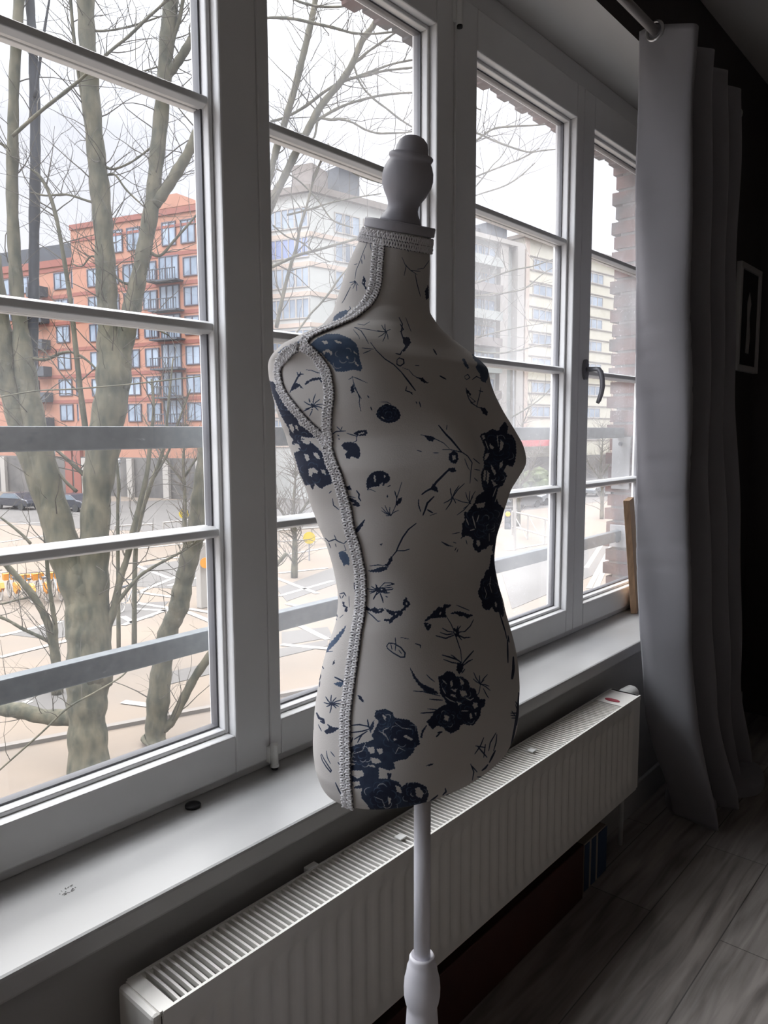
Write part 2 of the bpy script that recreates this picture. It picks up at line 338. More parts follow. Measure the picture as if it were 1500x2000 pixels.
# hinges
for (hx, hz0, hz1) in ((1.035, .655, .70), (1.712, 2.44, 2.575)):
    h = MB(); h.tube([(hx, 1.222, hz0), (hx, 1.222, hz1)], .0085, 16); h.tube([(hx, 1.222, hz0 - .006), (hx, 1.222, hz0)], .0095, 16)
    h.box(hx - .012, hx + .012, 1.226, 1.236, hz0 + .004, hz1 - .006)
    ho = h.build('hinge', M['cap'], wroot, smooth=False)
    MB().tube([(hx, 1.222, hz0 - .012), (hx, 1.222, hz0 - .004)], .0078, 12).build('hinge_pin', M['black'], ho)
# lever handle
hx, hz = 2.495, 1.592
h = MB(); h.prism([(.017 * math.cos(t) * (1 if abs(math.sin(t)) < .99 else 1), .036 * math.sin(t)) for t in np.linspace(0, 2 * math.pi, 24, endpoint=False)], (1, 0, 0), (0, 0, 1), (hx, 1.235, hz), (0, -.012, 0))
ro = h.build('handle_rose', M['handle'], wroot, bevel=.002)
pts = [(hx, 1.224, hz), (hx, 1.195, hz), (hx, 1.180, hz - .002), (hx, 1.172, hz - .012), (hx, 1.166, hz - .035), (hx, 1.164, hz - .060), (hx, 1.168, hz - .085), (hx, 1.176, hz - .108), (hx, 1.181, hz - .118)]
MB().tube(pts, [.009, .009, .0095, .0095, .009, .0088, .0085, .008, .006], 14).build('handle_lever', M['handle'], ro, smooth=True)

# ================================================================== railing outside the window
rl = empty('balcony_railing', (1.7, 1.40, .86), 'galvanised two-bar safety railing outside the window', 'railing')
for z0, z1 in ((1.345, 1.391), (.890, .937)):
    MB().box(-2.785, 3.195, 1.382, 1.412, z0, z1).build('rail', M['galv'], rl, bevel=.003)
for z0, z1 in ((1.12, 1.35), (.86, .96)):
    pl = MB().box(3.188, 3.198, 1.352, 1.435, z0, z1).build('mounting_plate', M['polem'], rl, bevel=.002)
    for zz in (z0 + .03, z1 - .03): MB().tube([(3.188, 1.395, zz), (3.180, 1.395, zz)], .009, 6).build('bolt', M['darkg'], pl)

# ================================================================== sill items
d = onZ(377, 1576, .64)
tag(MB().lathe([(.012, 0), (.0155, .001), (.0160, .004), (.0145, .0065), (.009, .007), (.002, .0062)], origin=d, n=28).build('black_cap', M['black'], smooth=True),
    'small round black cap lying on the white window sill', 'cap')
s0 = onZ(128, 1742, .64)
rnd = random.Random(3); sm = MB()
for k in range(16):
    a = s0 + np.array([rnd.uniform(-.016, .016), rnd.uniform(-.008, .008), .0002 + .00006 * k]); b = a + np.array([rnd.uniform(-.006, .006), rnd.uniform(-.003, .003), 0])
    sm.tube([a, (a + b) / 2 + (0, .0012, 0), b], .0005, 4)
tag(sm.build('sill_scuff', M['smudge']), 'dark scuff mark on the sill near the left of the picture', 'scuff mark')
# pine board leaning in the corner of the sill
bd = MB(); B0 = onZ(1232, 1199, .641); topv = onY(1217, 978, 1.205)
bd.obox(B0, (.021, -.017, 0), (.16, .05, 0), topv - B0)
tag(bd.build('pine_board', M['pine'], bevel=.001), 'pale pine board standing on the sill, leaning beside the curtain', 'board')
# ================================================================== radiator
RX0, RX1, RY0, RY1, RZ0, RZ1 = .535, 2.279, .907, 1.005, .233, .543
rr = empty('radiator', (1.4, .95, .0), 'white ribbed panel radiator under the window sill', 'radiator')
# ribbed front panel
def ribpanel(yf, sign):
    nx = 44 * 6; zs = [RZ0, RZ0 + .022, RZ0 + .034, RZ0 + .05, RZ1 - .062, RZ1 - .046, RZ1 - .036, RZ1 - .004]
    am = [0, 0, .5, 1, 1, .5, 0, 0]; vs_ = []; fs = []
    prof = [0, 0, .5, 1, 1, .5]
    for i in range(nx + 1):
        x = RX0 + .012 + (RX1 - RX0 - .024) * i / nx; p = prof[i % 6] if 6 <= i < nx - 5 else 0
        for z, a in zip(zs, am): vs_.append((x, yf + sign * .010 * a * p, z))
    k = len(zs)
    for i in range(nx):
        for j in range(k - 1): fs.append((i * k + j, (i + 1) * k + j, (i + 1) * k + j + 1, i * k + j + 1))
    return MB().add(vs_, fs)
ribpanel(RY0, 1).build('front_panel', M['rad'], rr, smooth=True)
ribpanel(RY1 - .006, -1).build('rear_panel', M['rad'], rr, smooth=True)
MB().box(RX0 + .013, RX1 - .013, RY0 + .02, RY1 - .024, RZ0 + .02, RZ1 - .075).build('convector_core', M['radin'], rr)
g = MB()
# top grille: two long rims and cross slats
g.box(RX0 + .014, RX1, RY0 - .001, RY0 + .004, RZ1 - .014, RZ1); g.box(RX0 + .014, RX1, RY1 - .004, RY1 + .001, RZ1 - .014, RZ1)
g.box(RX1 - .13, RX1, RY0 + .004, RY1 - .004, RZ1 - .004, RZ1 - .001); g.box(RX0 + .01, RX0 + .034, RY0 + .002, RY1 - .002, RZ1 - .004, RZ1 - .0005)
x = RX0 + .044
while x < RX1 - .13:
    vs_ = []; ys = np.linspace(RY0 + .003, RY1 - .003, 9)
    for y in ys:
        t = (y - RY0) / (RY1 - RY0); sg = -.0035 * math.sin(math.pi * t); sx = .0035 * math.sin(math.pi * t)
        for dx, dz in ((-.0022, -.010), (.0022, -.010), (.0022, -.001), (-.0022, -.001)): vs_.append((x + dx + sx, y, RZ1 + dz + sg))
    fs = [(i * 4 + j, i * 4 + (j + 1) % 4, (i + 1) * 4 + (j + 1) % 4, (i + 1) * 4 + j) for i in range(8) for j in range(4)] + [(0, 1, 2, 3), (35, 34, 33, 32)]
    g.add(vs_, fs); x += .0127
go = g.build('top_grille', M['rad'], rr)
for px, py in ((782, 1634), (1038, 1465)):
    q = onZ(px, py, RZ1 + .001)
    MB().box(q[0] - .010, q[0] + .010, q[1] - .009, q[1] + .009, RZ1 - .001, RZ1 + .0018).build('grille_clip', M['cap'], go, bevel=.0005)
q = onZ(603, 1690, RZ1)
MB().box(q[0] - .014, q[0] + .014, RY1 - .002, RY1 + .012, RZ1 - .012, RZ1 + .003).build('wall_bracket', M['cap'], rr, bevel=.002)
q = onZ(1196, 1367, RZ1 + .0005)
t_ = np.linspace(0, 2 * math.pi, 20, endpoint=False)
MB().prism([(.011 * math.cos(t), .024 * math.sin(t)) for t in t_], (1, 0, 0), (0, 1, 0), (q[0], q[1], RZ1 - .001), (0, 0, .002)).build('red_mark', M['red'], go)
tag(bpy.data.objects['red_mark'], 'red oval mark')
for x0, x1 in ((RX0 - .003, RX0 + .013), (RX1 - .012, RX1)):
    MB().box(x0, x1, RY0, RY1, RZ0 + .004, RZ1 - .001).build('side_cover', M['rad'], rr, bevel=.006 if x0 < 1 else .001)
v = MB(); v.lathe([(.014, 0), (.014, .004), (.010, .005), (.010, .018), (.006, .019)], axis=(-1, 0, 0), origin=(RX0 - .003, .955, .487), n=24)
v.build('bleed_plug', M['chrome'], rr, smooth=False)
v = MB(); v.lathe([(.012, 0), (.018, .006), (.0235, .012), (.026, .030), (.026, .070), (.022, .080), (.010, .084)], axis=(1, -.1, .02), origin=(2.268, .968, .520), n=28)
v.lathe([(.010, 0), (.010, .04)], axis=(1, 0, 0), origin=(2.276, .955, .51), n=14)
v.build('thermostat_valve', M['cap'], rr, smooth=True)
pp = MB(); pp.tube([(2.30, .965, .51), (2.318, .972, .46), (2.318, .975, .0)], .008, 10)
pp.build('supply_pipe', M['cap'], rr, smooth=True)
# things stored underneath
tag(MB().box(.70, 1.965, .935, 1.022, .0, .17).build('long_board_box', M['redbox'], bevel=.003), 'long red-brown box pushed under the radiator', 'box')
st = empty('striped_box', (2.06, .97, 0), 'small blue and cream striped box under the right half of the radiator', 'box')
xs = [1.99, 2.02, 2.035, 2.065, 2.08, 2.14]; cm = ['blue', 'cream', 'blue', 'cream', 'blue']
MB().box(1.99, 2.14, .945, 1.02, 0, .155).build('box_body', M['cream'], st, bevel=.002)
for i in (0, 2, 4): MB().box(xs[i], xs[i + 1], .9435, .9452, .004, .151).build('blue_stripe', M['blue'], st)

# ================================================================== curtain and rod
RY = .905; RZ = 2.503
rod = empty('curtain_rod', (2.4, RY, RZ), 'pale metal curtain rod high above the window', 'curtain rod')
MB().tube([(-2.9, RY, RZ), (2.95, RY, RZ)], .0125, 20).build('rod_tube', M['rod'], rod, smooth=True)
MB().lathe([(.0125, 0), (.02, .004), (.022, .02), (.016, .036), (.004, .042)], axis=(1, 0, 0), origin=(2.95, RY, RZ), n=24).build('rod_end', M['rod'], rod, smooth=True)
for bx in (-2.6, -.1, 2.93): MB().tube([(bx, RY + .01, RZ - .004), (bx, YW, RZ - .004)], .007, 10).lathe([(.025, 0), (.025, .006)], axis=(0, -1, 0), origin=(bx, YW, RZ - .004), n=20).build('rod_bracket', M['rod'], rod)
cu = empty('curtain', (2.5, .88, 0), 'grey eyelet curtain hanging to the floor at the right end of the window', 'curtain')
ctrl = [(2.226, .955), (2.213, .90), (2.205, .795), (2.26, .82), (2.32, .935), (2.36, .90), (2.385, .80), (2.43, .83), (2.49, .945), (2.53, .90), (2.565, .81), (2.61, .85), (2.66, .95), (2.70, .90), (2.74, .825), (2.78, .86), (2.82, .94)]
def catmull(pts, k):
    pts = [np.array(p, float) for p in pts]; pts = [2 * pts[0] - pts[1]] + pts + [2 * pts[-1] - pts[-2]]; out_ = []
    for i in range(1, len(pts) - 2):
        a, b, c, d = pts[i - 1:i + 3]
        for j in range(k):
            t = j / k; out_.append(.5 * ((2 * b) + (c - a) * t + (2 * a - 5 * b + 4 * c - d) * t * t + (3 * b - a - 3 * c + d) * t ** 3))
    out_.append(pts[-2]); return np.array(out_)
base = catmull(ctrl, 10); nb = len(base)
zs = np.concatenate([np.linspace(0.012, .2, 16), np.linspace(.21, 2.522, 150)]); nz = len(zs)
nrm = np.gradient(base, axis=0); nrm /= np.linalg.norm(nrm, axis=1)[:, None]; nrm = np.stack([-nrm[:, 1], nrm[:, 0]], 1)
creases = [onX(1300, y, 2.28)[2] for y in (398, 545, 645, 695, 780, 912, 985, 1075, 1120)]
sst = lambda a, b, x: np.clip((x - a) / (b - a), 0, 1) ** 2 * (3 - 2 * np.clip((x - a) / (b - a), 0, 1))
vs_ = np.zeros((nz, nb, 3)); sidx = np.linspace(0, 1, nb)
for i, z in enumerate(zs):
    q = base.copy(); fl = 1 - sst(0, .42, z)
    q[:, 0] += np.interp(z, [0, .08, .24, .41, .71, 1.2, 1.75, 2.5], [.385, .365, .29, .225, .15, .08, .03, 0]) * (1 - .35 * sidx)
    q[:, 1] -= fl * (.012 + .05 * np.sin(sidx * 9 + 1) ** 2)
    q[:, 0] += .20 * sidx * (1 - sst(.4, 2.2, z))
    amp = .004 * np.sin(z * 5.1 + sidx * 21) + .003 * np.sin(z * 11.3 + sidx * 47)
    for c in creases: amp += .0032 * np.exp(-((z - c - .02 * sidx * 8) / .006) ** 2) * (1 - sst(.12, .3, sidx))
    q += nrm * amp[:, None]
    z2 = z - .35 * sst(2.3, 2.5, z) * np.clip(.905 - q[:, 1], 0, 1)
    vs_[i, :, 0] = q[:, 0]; vs_[i, :, 1] = q[:, 1]; vs_[i, :, 2] = z2
fs = [(i * nb + j, i * nb + j + 1, (i + 1) * nb + j + 1, (i + 1) * nb + j) for i in range(nz - 1) for j in range(nb - 1)]
co = MB().add(vs_.reshape(-1, 3), fs).build('curtain_fabric', M['curtain'], cu, smooth=True)
so2 = co.modifiers.new('thick', 'SOLIDIFY'); so2.thickness = .0025; so2.offset = 0
# fabric pooled on the floor
pu = MB(); rnd = random.Random(11)
outl = [onZ(a, b, 0.0) for a, b in ((1300, 1520), (1296, 1575), (1310, 1588), (1350, 1592), (1398, 1596), (1402, 1565), (1440, 1560), (1480, 1557), (1496, 1540), (1492, 1500), (1440, 1490), (1370, 1500))]
cen = np.mean(outl, axis=0); rings = []
for s_, h_ in ((1.0, .002), (.985, .020), (.93, .034), (.80, .040), (.62, .052), (.45, .060), (.2, .07)):
    rings.append([cen + (o_ - cen) * s_ + np.array([0, 0, h_ + .008 * math.sin(k * 2.1 + s_ * 9)*(s_<.98)]) for k, o_ in enumerate(outl)])
k_ = len(outl); vv = [p for r_ in rings for p in r_]
ff = [(i * k_ + j, i * k_ + (j + 1) % k_, (i + 1) * k_ + (j + 1) % k_, (i + 1) * k_ + j) for i in range(len(rings) - 1) for j in range(k_)] + [tuple((len(rings) - 1) * k_ + j for j in range(k_))]
po = MB().add(vv, ff).build('pooled_hem', M['curtain'], cu, smooth=True); sm_ = po.modifiers.new('sub', 'SUBSURF'); sm_.levels = 2; sm_.render_levels = 2
for (ex, ey, nx_, ny_) in ((2.2135, RY, -.95, -.32), (2.31, RY, -.9, .42), (2.36, RY, -.95, -.3), (2.475, RY, -.9, .4)):
    t_ = np.linspace(0, 2 * math.pi, 29); n0 = np.array([1.0, .1 * np.sign(ny_), 0]); n0 /= np.linalg.norm(n0); u0 = np.cross((0, 0, 1.), n0)
    ring_ = [np.array([ex, ey, RZ]) + .024 * (math.cos(a) * u0 + math.sin(a) * np.array([0, 0, 1.])) for a in t_]
    MB().tube(ring_, .0045, 8, cap=False).build('eyelet', M['chrome'], cu, smooth=True)

# ================================================================== picture, cabinet, plant in the dark far corner
pf = empty('framed_picture', (3.665, 1.03, 1.87), 'white framed dark picture on the charcoal wall beyond the curtain', 'picture')
g = MB(); g.box(3.51, 3.82, 1.018, 1.04, 1.638, 1.665); g.box(3.51, 3.82, 1.018, 1.04, 2.075, 2.10); g.box(3.51, 3.535, 1.018, 1.04, 1.665, 2.075); g.box(3.795, 3.82, 1.018, 1.04, 1.665, 2.075)
g.build('picture_frame', M['frame'], pf, bevel=.002)
MB().box(3.535, 3.795, 1.028, 1.036, 1.665, 2.075).build('picture_print', M['print'], pf)
g = MB(); g.prism([(.0, 0), (.05, 0), (.06, .08), (.04, .16), (.06, .22), (.03, .27), (.0, .22), (.01, .12)], (1, 0, 0), (0, 0, 1), (3.64, 1.0265, 1.72), (0, .001, 0)); g.build('pale_figure', M['frame'], pf)
cb = empty('low_cabinet', (3.62, .42, 0), 'low dark cabinet in the far corner behind the curtain', 'cabinet')
MB().box(3.42, 3.85, .12, .74, 0.04, .74).build('cabinet_body', M['wenge'], cb, bevel=.004)
MB().box(3.40, 3.855, .10, .76, .74, .765).build('cabinet_top', M['wenge'], cb, bevel=.003)
for y0 in (.13, .435):
    d_ = MB().box(3.408, 3.42, y0, y0 + .295, .06, .72).build('cabinet_door', M['wenge'], cb, bevel=.002)
    MB().box(3.398, 3.408, y0 + .14, y0 + .155, .42, .54).build('door_pull', M['chrome'], d_)
pt = empty('potted_plant', (3.62, .42, .765), 'dark leafy pot plant on the low cabinet in the far corner', 'plant')
MB().lathe([(.055, 0), (.075, .12), (.08, .125), (.078, .13), (.06, .11)], origin=(3.56, .42, .765), n=28).build('pot', M['wenge'], pt, smooth=True)
rnd = random.Random(4); lf = MB()
for k in range(46):
    a = rnd.uniform(0, 2 * math.pi); el_ = rnd.uniform(.5, 1.4); L_ = rnd.uniform(.16, .30); p0 = np.array([3.56, .42, .86])
    dr = np.array([math.cos(a) * math.cos(el_), math.sin(a) * math.cos(el_), math.sin(el_)]); pts = [p0 + dr * L_ * t + np.array([0, 0, -.25 * L_ * t * t]) for t in np.linspace(0, 1, 6)]
    sdv = np.cross(dr, (0, 0, 1.)); sdv /= np.linalg.norm(sdv); wd = [.004, .012, .016, .014, .008, .001]
    vs2 = []
    for p_, w_ in zip(pts, wd): vs2 += [p_ - sdv * w_, p_ + (0, 0, .003), p_ + sdv * w_, p_ - (0, 0, .001)]
    lf.add(vs2, [(i * 4 + j, i * 4 + (j + 1) % 4, i * 4 + 4 + (j + 1) % 4, i * 4 + 4 + j) for i in range(5) for j in range(4)])
tag(lf.build('leaves', M['leafd'], pt, smooth=True), kind='stuff')
# ================================================================== the dress form
MC = np.array([.748, .586]); MF = np.array([.1, -.995]); MR = np.array([-.995, -.1])
SEC = [(1.626,-.037,.0400,.0400,2.1),(1.612,-.042,.0430,.0430,2.1),(1.590,-.049,.049,.049,2.1),(1.570,-.055,.053,.053,2.1),(1.550,-.060,.057,.057,2.1),(1.530,-.063,.065,.061,2.0),(1.520,-.062,.078,.064,2.0),
(1.510,-.060,.093,.067,2.0),(1.500,-.058,.118,.072,2.1),(1.490,-.058,.141,.080,2.2),(1.480,-.059,.157,.090,2.4),(1.470,-.060,.161,.103,2.5),(1.460,-.061,.156,.114,2.6),(1.450,-.060,.155,.116,2.6),
(1.430,-.054,.159,.114,2.6),(1.410,-.047,.160,.114,2.6),(1.390,-.042,.154,.116,2.6),(1.370,-.038,.145,.118,2.6),(1.355,-.033,.145,.115,2.6),(1.340,-.028,.146,.111,2.6),(1.325,-.026,.143,.110,2.5),
(1.310,-.023,.139,.109,2.4),(1.290,-.021,.133,.113,2.2),(1.270,-.018,.131,.109,2.1),(1.240,-.014,.126,.097,2.1),(1.210,-.010,.122,.091,2.1),(1.180,-.003,.126,.088,2.1),(1.150,.001,.135,.091,2.1),
(1.120,.000,.140,.102,2.1),(1.090,-.001,.145,.112,2.1),(1.060,-.003,.149,.118,2.1),(1.030,-.005,.152,.121,2.1),(1.000,-.006,.154,.121,2.1),(.982,-.005,.154,.119,2.1),(.968,-.004,.151,.116,2.1),(.956,-.004,.146,.111,2.1),(.949,-.003,.139,.105,2.1),(.946,-.003,.125,.092,2.1)]
SEC = np.array(SEC[::-1]); zk = SEC[:, 0]
def pchip(x, xs, ys):
    h = np.diff(xs); d = np.diff(ys) / h; m = np.zeros(len(xs)); m[0] = d[0]; m[-1] = d[-1]
    for i in range(1, len(xs) - 1):
        if d[i - 1] * d[i] > 0: w1 = 2 * h[i] + h[i - 1]; w2 = h[i] + 2 * h[i - 1]; m[i] = (w1 + w2) / (w1 / d[i - 1] + w2 / d[i])
    i = np.clip(np.searchsorted(xs, x) - 1, 0, len(xs) - 2); t = (x - xs[i]) / h[i]
    return ys[i] * (1 + 2 * t) * (1 - t) ** 2 + m[i] * h[i] * t * (1 - t) ** 2 + ys[i + 1] * t * t * (3 - 2 * t) + m[i + 1] * h[i] * t * t * (t - 1)
def tilt_at(z):
    return -.29 * sst(1.53, 1.61, z) + .16 * (1 - sst(.945, 1.10, z))
def body_pt(u, z):
    """u: 0 = the form's right side seam, pi/2 = front, pi = left side, 3pi/2 = back; arrays"""
    u = np.asarray(u, float); z = np.asarray(z, float)
    o, a, b, n = [pchip(z, zk, SEC[:, i]) for i in (1, 2, 3, 4)]
    c, s = np.cos(u), np.sin(u); lat = a * np.sign(c) * np.abs(c) ** (2 / n); fw = b * np.sign(s) * np.abs(s) ** (2 / n)
    fr = np.clip(np.sign(s) * np.abs(s) ** (2 / n), 0, 1)
    for sg in (1, -1):
        fw = fw + fr * .034 * np.exp(-((lat - sg * .072) / .045) ** 2) * np.exp(-((z - 1.345) / np.where(z > 1.345, .055, .04)) ** 2)
    # slight hollow of the armhole plates
    zt = z + tilt_at(z) * fw - (.05 * (1 - sst(.945, 1.10, z)) + .11 * sst(1.53, 1.61, z)) * lat
    x = MC[0] + (o + fw) * MF[0] + lat * MR[0]; y = MC[1] + (o + fw) * MF[1] + lat * MR[1]
    return np.stack([x, y, zt], -1)
# ---- printed pattern: strokes and blobs drawn on the cloth (each list is one motif outline)
ZM = {1: (500, 620, 4.6875), 2: (760, 620, 4.6875), 3: (580, 1000, 4.6875), 4: (780, 1000, 4.7607), 5: (580, 1300, 3.125), 6: (640, 240, 4.6875)}
CS = 2.0; CX0, CY0, CW, CH = 505, 425, 540, 1190
cv = np.zeros((int(CH * CS), int(CW * CS)), np.float32)
def tp(k, pts):
    ox, oy, s = ZM[k]; return [((x / s + ox - CX0) * CS, (y / s + oy - CY0) * CS) for x, y in pts]
def fill(k, pts, val=1.0):
    p = np.array(tp(k, pts)); x0, y0 = np.floor(p.min(0)).astype(int) - 1; x1, y1 = np.ceil(p.max(0)).astype(int) + 2
    x0, y0 = max(x0, 0), max(y0, 0); x1, y1 = min(x1, cv.shape[1]), min(y1, cv.shape[0])
    if x1 <= x0 or y1 <= y0: return
    gx, gy = np.meshgrid(np.arange(x0, x1) + .5, np.arange(y0, y1) + .5); ins = np.zeros(gx.shape, bool)
    # wobble the outline like brushwork
    gx = gx + 1.1 * np.sin(gy * .55 + k) ; gy = gy + 1.1 * np.sin(gx * .6)
    for (ax_, ay_), (bx_, by_) in zip(p, np.roll(p, -1, 0)):
        if ay_ == by_: continue
        c_ = ((ay_ > gy) != (by_ > gy)) & (gx < (bx_ - ax_) * (gy - ay_) / (by_ - ay_) + ax_); ins ^= c_
    cv[y0:y1, x0:x1][ins] = val
def stroke(k, wd, pts, val=1.0, taper=True):
    p = tp(k, pts); wd = max(wd * 1.45 / ZM[k][2] * CS * .5, .62)
    L_ = [0]
    for a, b in zip(p, p[1:]): L_.append(L_[-1] + math.hypot(b[0] - a[0], b[1] - a[1]))
    tot = L_[-1] + 1e-6
    for i, (a, b) in enumerate(zip(p, p[1:])):
        x0 = int(min(a[0], b[0]) - wd - 2); x1 = int(max(a[0], b[0]) + wd + 3); y0 = int(min(a[1], b[1]) - wd - 2); y1 = int(max(a[1], b[1]) + wd + 3)
        x0, y0 = max(x0, 0), max(y0, 0); x1, y1 = min(x1, cv.shape[1]), min(y1, cv.shape[0])
        if x1 <= x0 or y1 <= y0: continue
        gx, gy = np.meshgrid(np.arange(x0, x1) + .5, np.arange(y0, y1) + .5)
        dx, dy = b[0] - a[0], b[1] - a[1]; t = np.clip(((gx - a[0]) * dx + (gy - a[1]) * dy) / (dx * dx + dy * dy + 1e-9), 0, 1)
        dist = np.hypot(gx - a[0] - t * dx, gy - a[1] - t * dy); s = (L_[i] + t * (L_[i + 1] - L_[i])) / tot
        r = wd * ((.55 + .6 * np.sin(math.pi * np.clip(s * .9 + .05, 0, 1))) if taper else 1)
        cov = np.clip(r - dist + .6, 0, 1) * abs(val) if val > 0 else None
        sub = cv[y0:y1, x0:x1]
        if val > 0: np.maximum(sub, np.where(cov > 0, cov, 0), out=sub)
        else: sub[(r - dist) > -.2] = 0
def burst(k, c, ends, wd=4):
    for e in ends: stroke(k, wd, [c, ((c[0] + e[0]) / 2 + (e[1] - c[1]) * .06, (c[1] + e[1]) / 2 - (e[0] - c[0]) * .06), e])
    stroke(k, wd * 1.8, [(c[0] - 6, c[1] - 4), (c[0] + 6, c[1] + 4)], taper=False)
E_ = 0.0; MD = .62
